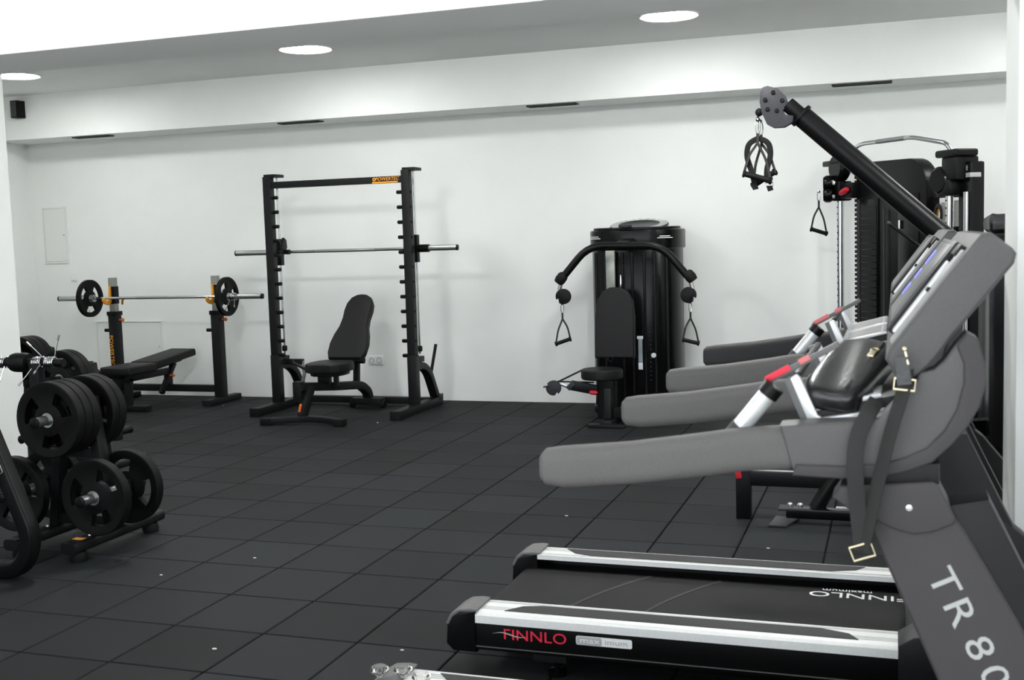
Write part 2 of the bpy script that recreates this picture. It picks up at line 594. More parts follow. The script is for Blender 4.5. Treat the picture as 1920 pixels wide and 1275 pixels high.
def plate_switch(x, z, w, h, label, kind):
    root = thing('wall_socket' if kind == 'socket' else 'light_switch', label, 'socket' if kind == 'socket' else 'switch', (x, YW, z))
    MB().box(x - w / 2, x + w / 2, YW - .010, YW + .0005, z - h / 2, z + h / 2, bev=.003).build('cover_plate', 'print_white', root)
    if kind == 'socket':
        for s in (-1, 1):
            c = x + s * w * .25
            MB().lathe([(.026, 0), (.026, .004), (.021, .004), (.019, -.004), (0, -.004)], (c, YW - .010, z), (0, -1, 0), 20).build('outlet', 'print_grey', root)
            m = MB()
            for dx in (-.0095, .0095):
                m.cyl((c + dx, YW - .0075, z), (c + dx, YW - .004, z), .0028, seg=8)
            m.build('pin_hole', 'vent_dark', root)
    else:
        MB().prism([(YW - .010, z - .028), (YW - .016, z - .026), (YW - .011, z + .028)], 'yz', x - .026, x + .026).build('rocker', 'print_white', root)
plate_switch(-0.40, 0.362, 0.155, 0.082, 'white double wall socket behind the seat back in the weight rack', 'socket')
plate_switch(-3.83, 1.21, 0.080, 0.080, 'small white wall switch above the left end of the barbell', 'switch')

# light crumbs on the floor
for px_, py_, lb in ((1.405, -2.286, 'tiny pale crumb on the tiles right of the plate tree foot'), (1.126, -2.631, 'tiny pale crumb just below the plate tree foot'),
                     (1.912, -3.397, 'tiny pale crumb nearest the bottom edge left of the treadmills'), (-1.661, 2.193, 'tiny pale crumb beside the right foot of the bench press'),
                     (2.643, -1.194, 'tiny pale crumb on the tiles beyond the long empty deck'), (3.741, -1.598, 'tiny pale crumb right behind the far deck rail'),
                     (2.6, -3.236, 'tiny pale crumb left of the red deck lettering'), (0.258, 1.498, 'tiny pale crumb in front of the right rack foot')):
    s = 0.006 + 0.003 * random.random()
    m = MB()
    m.ball((px_, py_, s * .38), s, (1.3, 0.8, 0.4), seg=8)
    single('floor_crumb', m, 'speck', lb, 'crumb', (px_, py_, 0), 'pale crumbs scattered on the rubber floor')

# ================================================================== weight plates (one mesh per size, shared by all copies)
def plate_mesh(R, thick, holes=True, rim=0.018, hubr=0.055):
    """tri-grip plate, axis along Y, centred"""
    n = 48
    rs = [0.0255, hubr, R * .43, R * .76, R - rim, R - .004, R]
    tz = [.5, .5, .34, .34, .5, .5, .42]
    bm = bmesh.new()
    grid = {}
    for side in (-1, 1):
        for i, r in enumerate(rs):
            for k in range(n):
                a = 2 * math.pi * k / n
                grid[side, i, k] = bm.verts.new((r * math.cos(a), side * thick * tz[i], r * math.sin(a)))
    def is_open(i, k):
        return holes and i == 2 and (k % 16) in range(4, 12)
    for side in (-1, 1):
        for i in range(len(rs) - 1):
            for k in range(n):
                if is_open(i, k):
                    continue
                k2 = (k + 1) % n
                f = (grid[side, i, k], grid[side, i + 1, k], grid[side, i + 1, k2], grid[side, i, k2])
                bm.faces.new(f if side < 0 else f[::-1])
    def wall(a, b):
        bm.faces.new((grid[-1, a[0], a[1]], grid[-1, b[0], b[1]], grid[1, b[0], b[1]], grid[1, a[0], a[1]]))
    for k in range(n):
        k2 = (k + 1) % n
        wall((0, k2), (0, k))
        wall((len(rs) - 1, k), (len(rs) - 1, k2))
        if is_open(2, k):
            wall((2, k), (2, k2))
            wall((3, k2), (3, k))
            if not is_open(2, (k - 1) % n):
                wall((3, k), (2, k))
            if not is_open(2, k2):
                wall((2, k2), (3, k2))
    mb = MB()
    mb.bm.free()
    mb.bm = bm
    return mb.mesh('weight_plate', 'plate_rubber', 40)

BIG_PLATE = plate_mesh(.187, .052)
BAR_PLATE = plate_mesh(.183, .036, rim=.022)

def hub_ring_mesh(thick):
    m = MB()
    m.lathe([(.0258, -thick / 2 - .001), (.036, -thick / 2 - .001), (.036, -thick / 2 + .006), (.0258, -thick / 2 + .006)], (0, 0, 0), (0, 1, 0), 24)
    return m.mesh('hub_ring', 'steel', 40)
RING_BIG, RING_BAR = hub_ring_mesh(.052), hub_ring_mesh(.036)

def weight_plate(c, label, group, me=BIG_PLATE, ring=RING_BIG, rot=0.0, yaw=0.0):
    o = bpy.data.objects.new('weight_plate', me)
    COL.objects.link(o)
    o.location = c
    o.rotation_euler = (0, rot, yaw)
    tag(o, label, 'weight plate', group)
    r = bpy.data.objects.new('hub_ring', ring)
    COL.objects.link(r)
    r.parent = o
    return o

# ------------------------------------------------------------------ A-shaped plate trees
def plate_tree(x, y, label, with_rod):
    root = thing('plate_tree', label, 'weight rack', (x, y, 0), 'plate trees')
    yf0, yf1 = y - .33, y + .37
    for s in (-1, 1):
        xf = x + s * .17
        f = MB()
        f.rtube([(xf, yf0, .075), (xf, yf1, .075)], .085, .055, r=.02)
        fo = f.build('foot', 'black_metal', root)
        for yy in (yf0 + .07, yf1 - .07):
            MB().lathe([(.040, 0), (.044, .02), (.036, .048)], (xf, yy, 0), (0, 0, 1), 18).build('rubber_pad', 'rubber_grip', fo)
        for yy in (yf0 + .16, yf0 + .26):
            MB().lathe([(0, .012), (.008, .011), (.011, .004), (.011, 0)], (xf, yy, .102), (0, 0, 1), 12).build('bolt', 'chrome', fo)
        MB().bar((xf, y, .09), (x + s * .085, y, .76), .05, .07, bev=.008, up=(0, 1, 0)).build('upright', 'black_metal', root)
    MB().box(x + .130, x + .19, yf0 + .075, yf0 + .11, .1015, .104, bev=.001, seg=1).build('sticker', 'orange', root)
    MB().bar((x - .17, y, .135), (x + .17, y, .135), .05, .05).build('cross_tube', 'black_metal', root)
    MB().bar((x - .13, y, .48), (x + .13, y, .48), .05, .05).build('cross_tube', 'black_metal', root)
    MB().bar((x - .09, y, .745), (x + .09, y, .745), .05, .05).build('cross_tube', 'black_metal', root)
    for px_, pz_ in ((x, .675), (x + .235, .300), (x - .235, .300)):
        br = MB()
        br.bar((px_, y - .035, pz_), (px_, y + .035, pz_), .09, .09, bev=.01)
        br.bar((x + (px_ - x) * .55, y, pz_), (px_, y, pz_), .045, .05)
        br.build('peg_bracket', 'black_metal', root)
        for s in (-1, 1):
            p = MB()
            pl = .30 if s < 0 else .155
            p.cyl((px_, y + s * .03, pz_), (px_, y + s * pl, pz_), .0245)
            po = p.build('peg', 'steel' if with_rod else 'iron_black', root)
            MB().lathe([(.0245, 0), (.027, .004), (.027, .010), (.020, .014), (0, .014)], (px_, y + s * (pl - .002), pz_), (0, s, 0), 20).build('end_cap', 'iron_black', po)
    MB().bar((x, y, .5), (x, y, .72), .06, .05).build('spine', 'black_metal', root)
    if with_rod:
        MB().tube([(x - .58, y + .0, .93), (x - .065, y + .0, .93)], .022).build('collar_rod', 'iron_black', root)
        MB().bar((x - .235, y, .76), (x - .235, y, .95), .06, .05).build('rod_post', 'black_metal', root)
        MB().bar((x - .26, y, .745), (x + .0, y, .745), .05, .04).build('rod_arm', 'black_metal', root)
        MB().lathe([(.045, -.05), (.05, -.03), (.05, .03), (.045, .05), (0, .05)], (x - .330, y, .93), (1, 0, 0), 16).build('rod_clamp', 'iron_black', root)
    return root

TX, TY = .405, -2.255
plate_tree(TX, TY, 'black plate tree loaded with rubber plates, nearest at the left', True)
plate_tree(-0.74, -0.84, 'black plate tree mostly hidden behind the loaded nearest tree', False)
plate_tree(-1.90, 0.12, 'black plate tree half hidden by the white wall edge at left', False)

gp = 'tri-grip rubber plates on the plate trees'
lab = {('u', -1): ['foremost of three tri-grip plates on the near tree, upper front peg', 'middle of three tri-grip plates on the near tree, upper front peg', 'rearmost of three tri-grip plates on the near tree, upper front peg'],
       ('u', 1): ['rubber plate on the near tree, upper rear peg, next to the frame', 'outermost rubber plate on the near tree, upper rear peg']}
for k in range(3):
    weight_plate((TX, TY - .080 - .056 * (2 - k), .675 - .0012), lab['u', -1][k], gp, rot=.35 + .5 * k)
    if k < 2:
        weight_plate((TX, TY + .064 + .056 * k, .675 - .0012), lab['u', 1][k], gp, rot=.9 + .4 * k)
weight_plate((TX + .235, TY - .185, .2988), 'single tri-grip rubber plate on the near tree, lower right front peg', gp, rot=.2)
weight_plate((TX + .235, TY + .064, .2988), 'open tri-grip rubber plate on the near tree, lower right rear peg', gp, rot=1.25)
weight_plate((TX - .235, TY - .20, .2988), 'tri-grip rubber plate on the near tree behind the slanted left frame', gp, rot=.6)
weight_plate((TX - .235, TY + .064, .2988), 'rubber plate on the near tree, lower left rear peg, hardly visible', gp, rot=.6)
for k in range(2):
    weight_plate((-.74, -.84 - .12 - .056 * (1 - k), .6738), ['front rubber plate on the middle plate tree, rising behind the spring collars', 'rear rubber plate on the middle plate tree, upper front peg'][k], gp, rot=.4 * k)
for k in range(3):
    weight_plate((-1.90, .12 - .09 - .056 * (2 - k), .6738), ['front plate on the farthest tree beside the white wall edge', 'middle plate on the farthest tree beside the white wall edge', 'rear plate on the farthest tree beside the white wall edge'][k], gp, rot=.3 * k)

# ------------------------------------------------------------------ spring collars
def spring_collar(c, axis, label, group, turns=5, ang=0.0, r=.026, w=.0042):
    root = thing('spring_collar', label, 'collar', c, group)
    d, s, u = frame_of(Vector(axis))
    c = V(c)
    pts = []
    L = .058
    N = turns * 14
    for k in range(N + 1):
        a = 2 * math.pi * turns * k / N + ang
        pts.append(c + d * (L * (k / N - .5)) + s * (r * math.cos(a)) + u * (r * math.sin(a)))
    MB().sweep(pts, circ(w, 7)).build('coil', 'chrome', root)
    for sg, da in ((-1, .0), (1, .55)):
        a = ang + da
        e = s * math.cos(a) + u * math.sin(a)
        p0 = c + d * (sg * L * .5) + e * r
        p1 = p0 + e * .035 + d * (sg * .012)
        p2 = p1 + e * .075 + d * (sg * .030)
        h = MB().tube([p0, p1, p2], .0030, fil=.02, seg=8).build('handle', 'chrome', root)
        MB().tube([p2 - (p2 - p1).normalized() * .03, p2], .0052, seg=8).build('handle_sleeve', 'steel', h)
    return root
gc = 'spring collars hung on the collar rod'
spring_collar((TX - .215, TY, .932), (1, 0, .05), 'chrome spring collar nearest the plates on the collar rod', gc, ang=-0.9)
spring_collar((TX - .145, TY, .932), (1, 0, .05), 'chrome spring collar at the right tip of the collar rod', gc, ang=1.0)
spring_collar((TX - .445, TY, .930), (1, 0, 0), 'chrome spring collar cut by the left edge of the photo', gc, ang=-1.2)

# ------------------------------------------------------------------ slanted frame at the left edge (its rest stands outside the picture)
fr = thing('storage_rack', 'black rack with a slanted curved side frame and nameplate, left edge', 'rack', (.25, -2.84, 0))
for yy in (-2.84, -3.55):
    MB().sweep(fillet([(.30, yy, .92), (.605, yy, .20), (.54, yy, .05), (.34, yy, .040), (-.55, yy, .040)], .14, 8), rrect(.075, .075, .015), up=(0, 1, 0)).build('side_frame', 'satin_black', fr)
MB().bar((.30, -2.84, .90), (.30, -3.55, .90), .06, .06).build('cross_tube', 'satin_black', fr)
MB().bar((-.45, -2.84, .05), (-.45, -3.55, .05), .06, .06).build('cross_tube', 'satin_black', fr)
np_ = plane_M((.470, -2.880, .545), (.30, 0, -.72), (.72, 0, .30))
m = MB(); m.bm.clear()
m.prism(rrect(.10, .030, .008), 'xy', 0, .003, bev=.001)
m.xform(np_)
m.build('nameplate', 'steel', fr)
m = MB()
m.prism(rrect(.090, .021, .006), 'xy', .0025, .0036)
m.xform(np_)
m.build('nameplate_field', 'iron_black', fr)
text_mesh('nameplate_lettering', 'INSPIRE', .017, 'print_white', np_ @ Matrix.Translation((0, 0, .004)), fr, xscale=1.15)

# ================================================================== bench press with barbell
BX0, BX1, BYU = -2.965, -1.80, 2.38
bp = thing('bench_press', 'black bench press with two uprights and padded bench at left', 'bench', (-2.38, 2.2, 0))
for i, x in enumerate((BX0, BX1)):
    f = MB().rtube([(x, 2.12, .03), (x, 2.66, .03)], .085, .055, r=.008).build('foot', 'black_metal', bp)
    u = MB().bar((x, BYU, .055), (x, BYU, .865), .095, .085, bev=.006).build('upright', 'black_metal', bp)
    MB().bar((x, BYU, .845), (x, BYU, .885), .112, .10, bev=.004).build('collar', 'iron_black', u)
    MB().bar((x, BYU, .86), (x, BYU, 1.215), .062, .062, bev=.004).build('telescopic_post', 'grey_tube', bp)
    MB().bar((x + .012, BYU - .002, .96), (x + .012, BYU - .002, 1.13), .054, .070, bev=.003).build('sleeve', 'iron_black', bp)
    h = MB()
    h.rtube([(x - .004, BYU - .035, 1.135), (x - .004, BYU - .045, 1.00), (x - .004, BYU - .075, .965), (x - .004, BYU - .135, .985), (x - .004, BYU - .150, 1.015)], .040, .016, fil=.03, r=.003, up=(1, 0, 0))
    h.build('bar_hook', 'orange', bp)
    c2 = MB()
    c2.rtube([(x + .075, BYU + .03, .955), (x + .10, BYU + .00, .985), (x + .13, BYU - .02, 1.015)], .020, .016, fil=.02, r=.003)
    if i == 0:
        c2.build('spotter_hook', 'orange', bp)
    k = MB()
    k.cyl((x + .05, BYU, .80), (x + .085, BYU, .80), .010, seg=10)
    k.ball((x + .09, BYU, .80), .018, seg=12)
    k.build('locking_knob', 'orange_red', bp)
    MB().tube([(x - .03, BYU - .02, .70), (x - .105, BYU - .02, .70)], .017).build('storage_peg', 'iron_black', bp)
text_mesh('upright_lettering', 'POWERTEC', .058, 'orange', plane_M((BX0 - .025, BYU - .0435, .50), (0, 0, -1), (1, 0, 0)), bp, xscale=1.0)
MB().bar((BX0, BYU + .02, .135), (BX1, BYU + .02, .135), .06, .065).build('cross_tube', 'black_metal', bp)
bx = -2.40
MB().bar((bx, 1.72, .30), (bx, 2.42, .30), .06, .06).build('bench_beam', 'black_metal', bp)
MB().bar((bx, 1.80, .30), (bx, 1.78, .03), .06, .06).build('bench_leg', 'black_metal', bp)
MB().rtube([(bx - .22, 1.78, .028), (bx + .22, 1.78, .028)], .07, .05, r=.008).build('bench_foot', 'black_metal', bp)
MB().bar((bx, 2.40, .28), (bx, 2.40, .15), .06, .06).build('bench_post', 'black_metal', bp)
sp_ = MB()
sp_.box(bx - .165, bx + .165, 1.60, 2.02, .345, .425, bev=.028, seg=3)
sp_.build('seat_pad', 'vinyl', bp)
pd = MB()
pd.box(-.145, .145, 0, .66, -.036, .036, bev=.024, seg=3)
pd.xform(Matrix.Translation((bx, 2.02, .395)) @ Matrix.Rotation(math.radians(5.5), 4, 'X'))
pd.build('back_pad', 'vinyl', bp)
MB().bar((bx, 2.02, .335), (bx, 2.60, .39), .05, .03).build('pad_beam', 'black_metal', bp)
MB().bar((bx + .02, 2.47, .37), (bx + .02, 2.25, .10), .045, .045).build('adjusting_strut', 'black_metal', bp)
kb = MB()
kb.cyl((bx + .045, 2.36, .26), (bx + .085, 2.36, .26), .009, seg=10)
kb.ball((bx + .09, 2.36, .26), .015, seg=10)
kb.build('strut_knob', 'orange_red', bp)
MB().tube([(bx - .30, 1.70, .33), (bx + .0, 1.70, .33)], .026).build('leg_roller', 'rubber_grip', bp)

YBAR, ZBAR = 2.278, 1.020
bb = thing('barbell', 'long steel barbell resting on the yellow bench press hooks', 'barbell', (-2.40, YBAR, ZBAR))
MB().cyl((-3.10, YBAR, ZBAR), (-1.68, YBAR, ZBAR), .0140).build('shaft', 'chrome', bb)
for a, b in ((-2.62, -2.26),):
    MB().cyl((a, YBAR, ZBAR), (b, YBAR, ZBAR), .0146).build('knurled_grip', 'knurl', bb)
for s, a, b in ((-1, -3.11, -3.53), (1, -1.67, -1.235)):
    sl = MB()
    sl.lathe([(.014, 0), (.036, 0), (.036, .018), (.0245, .022), (.0245, abs(b - a) - .004), (.021, abs(b - a)), (0, abs(b - a))], (a, YBAR, ZBAR), (s, 0, 0), 20)
    so = sl.build('sleeve', 'steel', bb)
    MB().lathe([(.0252, 0), (.0252, .014), (.020, .015), (0, .015)], (b - s * .012, YBAR, ZBAR), (s, 0, 0), 20).build('end_cap', 'iron_black', so)
weight_plate((-3.165, YBAR, ZBAR), 'thin tri-grip plate on the left end of the barbell', 'plates on the barbell', BAR_PLATE, RING_BAR, rot=.5, yaw=math.pi / 2)
weight_plate((-1.615, YBAR, ZBAR), 'thin tri-grip plate on the right end of the barbell', 'plates on the barbell', BAR_PLATE, RING_BAR, rot=.9, yaw=math.pi / 2)
spring_collar((-3.23, YBAR, ZBAR), (1, 0, 0), 'chrome spring collar clamped outside the left barbell plate', 'spring collars on the barbell', ang=-2.0, r=.0300)
spring_collar((-1.55, YBAR, ZBAR), (1, 0, 0), 'chrome spring collar clamped outside the right barbell plate', 'spring collars on the barbell', ang=-1.3, r=.0300)

# ================================================================== rack with guided bar (smith machine)
SL, SR, SY, GY = -.985, .355, 2.05, 2.20
sm = thing('smith_machine', 'tall black rack with guided bar and rows of safety pegs', 'rack', (-.315, 2.1, 0))
for x, s in ((SL, 1), (SR, -1)):
    b = MB().bar((x, 1.63, .036), (x, 2.60, .036), .085, .072, bev=.004).build('base_tube', 'black_metal', sm)
    MB().bar((x, 1.625, .036), (x, 1.655, .036), .09, .078, bev=.005).build('end_cap', 'rubber_grip', b)
    p = MB().bar((x, SY, .07), (x, SY, 2.09), .072, .075, bev=.004).build('post', 'black_metal', sm)
    MB().bar((x, SY, .07), (x, SY, .50), .080, .083, bev=.004).build('post_sleeve', 'black_metal', p)
    MB().bar((x + .03, SY - .03, 2.098), (x + .03, SY + .13, 2.098), .115, .026, bev=.004).build('top_plate', 'black_metal', sm)
    for k in range(12):
        z = .50 + k * .1277
        pg = MB()
        pg.lathe([(.011, 0), (.011, .010), (.0165, .012), (.0165, .050), (.013, .056), (0, .056)], (x + s * .036, SY - .005, z), (s, 0, 0), 14)
        pg.build('safety_peg', 'iron_black', sm)
        if x == SR:
            MB().lathe([(.012, 0), (.012, .004), (.008, .008), (0, .008)], (x + .036, SY - .005, z), (1, 0, 0), 12).build('peg_bolt', 'iron_black', sm)
    MB().cyl((x, GY, .50), (x, GY, 2.09), .0095, seg=12).build('guide_rod', 'chrome', sm)
    MB().bar((x, SY, .455), (x, GY + .03, .455), .06, .05).build('rod_bracket', 'black_metal', sm)
    MB().lathe([(.02, 0), (.024, .01), (.024, .04), (.018, .05)], (x, GY, .52), (0, 0, 1), 14).build('bumper', 'rubber_grip', sm)
    MB().rtube([(x, SY + .03, .40), (x, SY + .16, .40), (x, SY + .30, .33), (x, SY + .47, .065)], .06, .075, fil=.14, r=.006, up=(1, 0, 0)).build('brace', 'black_metal', sm)
    MB().bar((x, SY + .45, .07), (x, 2.60, .07), .088, .05, bev=.004).build('brace_foot', 'black_metal', sm)
MB().bar((SL, SY, 2.015), (SR, SY, 2.015), .05, .058, bev=.004).build('top_beam', 'black_metal', sm)
MB().bar((SL, 2.42, .052), (SR, 2.42, .052), .07, .06, bev=.004).build('rear_tube', 'black_metal', sm)
MB().bar((SL + .04, SY + .12, .425), (SL + .20, SY + .12, .425), .05, .05).build('plate_bracket', 'black_metal', sm)
MB().tube([(SR + .01, SY + .36, .30), (SR + .05, SY + .40, .56)], .014).build('storage_peg', 'black_metal', sm)
MB().tube([(SL + .19, SY + .12, .43), (SL + .21, SY + .12, .32), (SL + .18, SY + .12, .22)], .016).build('storage_peg', 'steel', sm)
MB().box(.045, .285, SY - .0265, SY - .0245, 1.988, 2.000, bev=.0005, seg=1).build('badge_bar', 'orange', sm)
text_mesh('badge_lettering', 'POWERTEC', .042, 'orange', plane_M((.185, SY - .0255, 2.021), (1, 0, 0), (0, 0, 1)), sm, shear=.2)
m = MB()
m.torus((.064, SY - .0255, 2.021), .011, .004, (0, 1, 0), 16, 6)
m.build('badge_emblem', 'orange', sm)
# the guided bar: moves with the rack's carriages, so it is part of it
gb = MB().cyl((-1.10, GY, 1.42), (.47, GY, 1.42), .0140).build('guided_bar', 'chrome', sm)
MB().cyl((-.62, GY, 1.42), (-.04, GY, 1.42), .0146).build('knurled_grip', 'knurl', gb)
for x, s, e in ((SL, -1, -1.445), (SR, 1, .745)):
    MB().cyl((x + s * .12, GY, 1.42), (e, GY, 1.42), .0245).build('bar_sleeve', 'steel', gb)
    MB().lathe([(.0250, 0), (.0250, .012), (.020, .013), (0, .013)], (e - s * .010, GY, 1.42), (s, 0, 0), 20).build('sleeve_cap', 'iron_black', gb)
    MB().cyl((x + s * .03, GY, 1.42), (x + s * .125, GY, 1.42), .034).build('sleeve_collar', 'iron_black', gb)
    c = MB()
    c.bar((x, GY, 1.30), (x, GY, 1.54), .048, .062, bev=.008)
    c.build('carriage', 'iron_black', gb)
    hk = MB()
    hk.prism([(GY - .05, 1.52), (GY - .02, 1.55), (GY + .02, 1.53), (GY + .03, 1.46), (GY - .02, 1.40), (GY - .08, 1.38), (GY - .10, 1.42), (GY - .07, 1.44)], 'yz', x - s * .06, x - s * .038, bev=.003)
    hk.build('catch_hook', 'iron_black', gb)
    MB().cyl((x - s * .025, GY, 1.42), (x - s * .10, GY, 1.42), .022, seg=14).build('inner_collar', 'iron_black', gb)

# ================================================================== adjustable bench standing in the rack
ab = thing('adjustable_bench', 'black adjustable bench with raised rounded backrest inside the rack', 'bench', (-.27, 1.7, 0))
ax = -.27
MB().sweep(fillet([(ax - .385, 1.255, .03), (ax - .25, 1.30, .038), (ax - .05, 1.37, .044), (ax + .16, 1.345, .040), (ax + .285, 1.305, .034)], .2, 4), rrect(.065, .05, .008)).build('front_foot', 'black_metal', ab)
for x, y in ((ax - .37, 1.262), (ax + .285, 1.300)):
    MB().bar((x - .045, y, .030), (x + .045, y, .030), .085, .058, bev=.008).build('foot_cap', 'rubber_grip', ab)
MB().bar((ax - .10, 1.37, .06), (ax - .06, 1.46, .30), .075, .06, bev=.006).build('front_leg', 'black_metal', ab)
MB().bar((ax - .11, 1.345, .10), (ax - .105, 1.367, .165), .02, .010, bev=.002).build('warning_sticker', 'orange_red', ab)
MB().bar((ax - .15, 1.43, .17), (ax - .15, 1.43, .345), .08, .08, bev=.008).build('leg_holder', 'black_metal', ab)
MB().rtube([(ax - .12, 1.40, .305), (ax + .02, 1.75, .265), (ax + .06, 2.15, .225), (ax + .07, 2.26, .15), (ax + .07, 2.28, .09)], .075, .07, fil=.08, r=.008).build('main_beam', 'black_metal', ab)
MB().bar((ax - .08, 2.27, .06), (ax + .22, 2.27, .06), .07, .06).build('rear_foot', 'black_metal', ab)
for s in (-.08, .22):
    MB().lathe([(.035, -.02), (.038, -.01), (.038, .01), (.035, .02), (0, .02)], (ax + s, 2.27, .04), (1, 0, 0), 16).build('wheel', 'rubber_grip', ab)
st = MB()
sec = []
seat_out = [(-.10, -.20), (.10, -.20), (.16, -.15), (.185, -.03), (.175, .10), (.13, .18), (-.13, .18), (-.175, .10), (-.185, -.03), (-.16, -.15)]
st.prism([(ax + .03 + a, 1.66 + b) for a, b in seat_out], 'xy', .405, .485, bev=.022, seg=3)
st.build('seat_pad', 'vinyl', ab)
MB().prism([(ax + .03 + a * .8, 1.66 + b * .8) for a, b in seat_out], 'xy', .375, .406, bev=.01).build('seat_shell', 'iron_black', ab)
MB().bar((ax - .03, 1.66, .28), (ax - .03, 1.66, .385), .11, .05).build('seat_bracket', 'black_metal', ab)
MB().bar((ax + .08, 1.66, .28), (ax + .08, 1.66, .385), .03, .05).build('seat_bracket', 'black_metal', ab)
MB().tube([(ax - .30, 1.60, .505), (ax - .29, 1.60, .480), (ax - .16, 1.62, .415), (ax - .06, 1.64, .365)], .013, fil=.02).build('adjusting_lever', 'black_metal', ab)
bk = MB()
right_side = [(0, 0), (.155, .0), (.178, .06), (.182, .16), (.165, .25), (.138, .33), (.128, .42), (.134, .50), (.126, .575), (.095, .635), (.045, .665), (0, .67)]
outl = right_side + [(-a, b) for a, b in right_side[-2:0:-1]]
bk.prism(outl[1:], 'xy', -.036, .036, bev=.022, seg=3)
TILT = math.radians(53)
bk.xform(Matrix.Translation((ax + .05, 1.90, .475)) @ Matrix.Rotation(TILT, 4, 'X'))
bk.build('backrest_pad', 'vinyl', ab)
dv = Vector((0, math.cos(TILT), math.sin(TILT)))
b0 = Vector((ax + .05, 1.95, .465))
MB().bar(b0, b0 + dv * .5, .06, .03).build('backrest_beam', 'black_metal', ab)
MB().bar((ax + .06, 2.12, .67), (ax + .06, 2.08, .26), .05, .045).build('backrest_strut', 'black_metal', ab)
MB().tube([(ax - .02, 1.92, .47), (ax + .22, 1.92, .47)], .028).build('hinge_roller', 'rubber_grip', ab)

# ================================================================== cable handles
def stirrup(top, label, group, drop=.30, w=.13, yaw=0.0, swing=0.0, tilt=0.0):
    """carabiner, webbing triangle and rubber grip hanging from `top`"""
    root = thing('stirrup_grip', label, 'cable attachment', (0, 0, 0), group)
    c = MB()
    c.sweep([(.012 * math.cos(a), 0, -.045 + .040 * math.sin(a) * (1 if math.sin(a) < 0 else 1)) for a in [2 * math.pi * k / 20 for k in range(20)]], circ(.0035, 7), closed=True)
    c.build('carabiner', 'chrome', root)
    m = MB()
    m.lathe([(.010, 0), (.013, .008), (.010, .016), (.006, .016)], (0, 0, -.018), (0, 0, 1), 12)
    m.build('swivel', 'chrome', root)
    s0 = Vector((0, 0, -.082))
    e = Vector((math.cos(tilt), 0, math.sin(tilt)))
    b = Vector((0, 0, -drop))
    MB().tube([s0, s0 + Vector((0, 0, -.06))], .008, seg=8).build('strap_neck', 'webbing', root)
    for sg in (-1, 1):
        p = b + e * (sg * w * .5)
        MB().rtube([s0 + Vector((0, 0, -.05)), s0.lerp(p, .55) + e * (sg * .006), p], .014, .006, fil=.03, r=.002, up=(0, 1, 0)).build('strap', 'webbing', root)
        MB().lathe([(.015, 0), (.021, .003), (.021, .012), (.016, .016)], b + e * (sg * (w * .5 - .010)), e * sg, 16).build('end_cap', 'iron_black', root)
    MB().cyl(b - e * (w * .5 - .008), b + e * (w * .5 - .008), .0155, seg=16).build('grip', 'rubber_grip', root)
    root.location = top
    root.rotation_euler = (0, swing, yaw)
    return root

def pulley(mb_disc, c, axis, r, t=.03):
    return mb_disc.lathe([(0, -t / 2), (r * .8, -t / 2), (r, -t * .28), (r, t * .28), (r * .8, t / 2), (0, t / 2)], c, axis, 24)

def hook_disc(c, plane, r, t, ang=0.0, flip=1):
    """rounded pulley cheek with the notch where it joins its arm"""
    out = []
    N = 28
    for k in range(N):
        a = math.radians(-55 + 320 * k / (N - 1))
        rr = r * (1.0 + .18 * math.cos(a - 2.2))
        out.append((rr * math.cos(a), rr * math.sin(a)))
    out.append((r * .35, -r * .35))
    ca, sa = math.cos(ang), math.sin(ang)
    pts = [(c[0] + flip * (x * ca - z * sa), c[2] + x * sa + z * ca) for x, z in out]
    if flip < 0:
        pts = pts[::-1]
    return MB().prism(pts, 'xz', c[1] - t / 2, c[1] + t / 2, bev=.004)

# ================================================================== seated press station with weight tower
ps = thing('press_station', 'black seated press station with tall rounded weight tower at the wall', 'exercise machine', (2.25, 2.2, 0))
cx = 2.255
def tower_outline(w, yf, bulge, yb, n=14):
    o = [(cx - w * .62, yb)]
    for k in range(n + 1):
        a = math.pi * (1 - k / n)
        c, s = math.cos(a), math.sin(a)
        o.append((cx + w * math.copysign(abs(c) ** .7, c), yb - .20 - (yb - .20 - yf) * abs(s) ** .7))
    o += [(cx + w * .62, yb)]
    return o
def tower_front(w, yf, yb, x):
    c = min(.999, abs(x) / w) ** (1 / .7)
    return yb - .20 - (yb - .20 - yf) * math.sqrt(1 - c * c) ** .7
MB().prism(tower_outline(.375, 2.16, .10, 2.72, 24), 'xy', .03, 1.37, bev=.012).build('tower_shroud', 'gloss_black', ps)
MB().prism(tower_outline(.392, 2.14, .11, 2.74, 24), 'xy', 1.36, 1.525, bev=.02, seg=3).build('tower_cap', 'gloss_black', ps)
MB().prism(tower_outline(.36, 2.18, .10, 2.70, 24), 'xy', 1.52, 1.545, bev=.008).build('cap_lid', 'satin_black', ps)
MB().prism(tower_outline(.39, 2.15, .10, 2.74, 24), 'xy', 0.0, .06, bev=.01).build('tower_plinth', 'satin_black', ps)
for x in (-.30, -.215, -.06, .02, .12, .20, .29):
    yy = tower_front(.375, 2.16, 2.72, x)
    MB().rtube([(cx + x, yy - .004, .10), (cx + x, yy - .004, 1.34)], .022, .016, r=.005).build('shroud_rib', 'satin_black', ps)
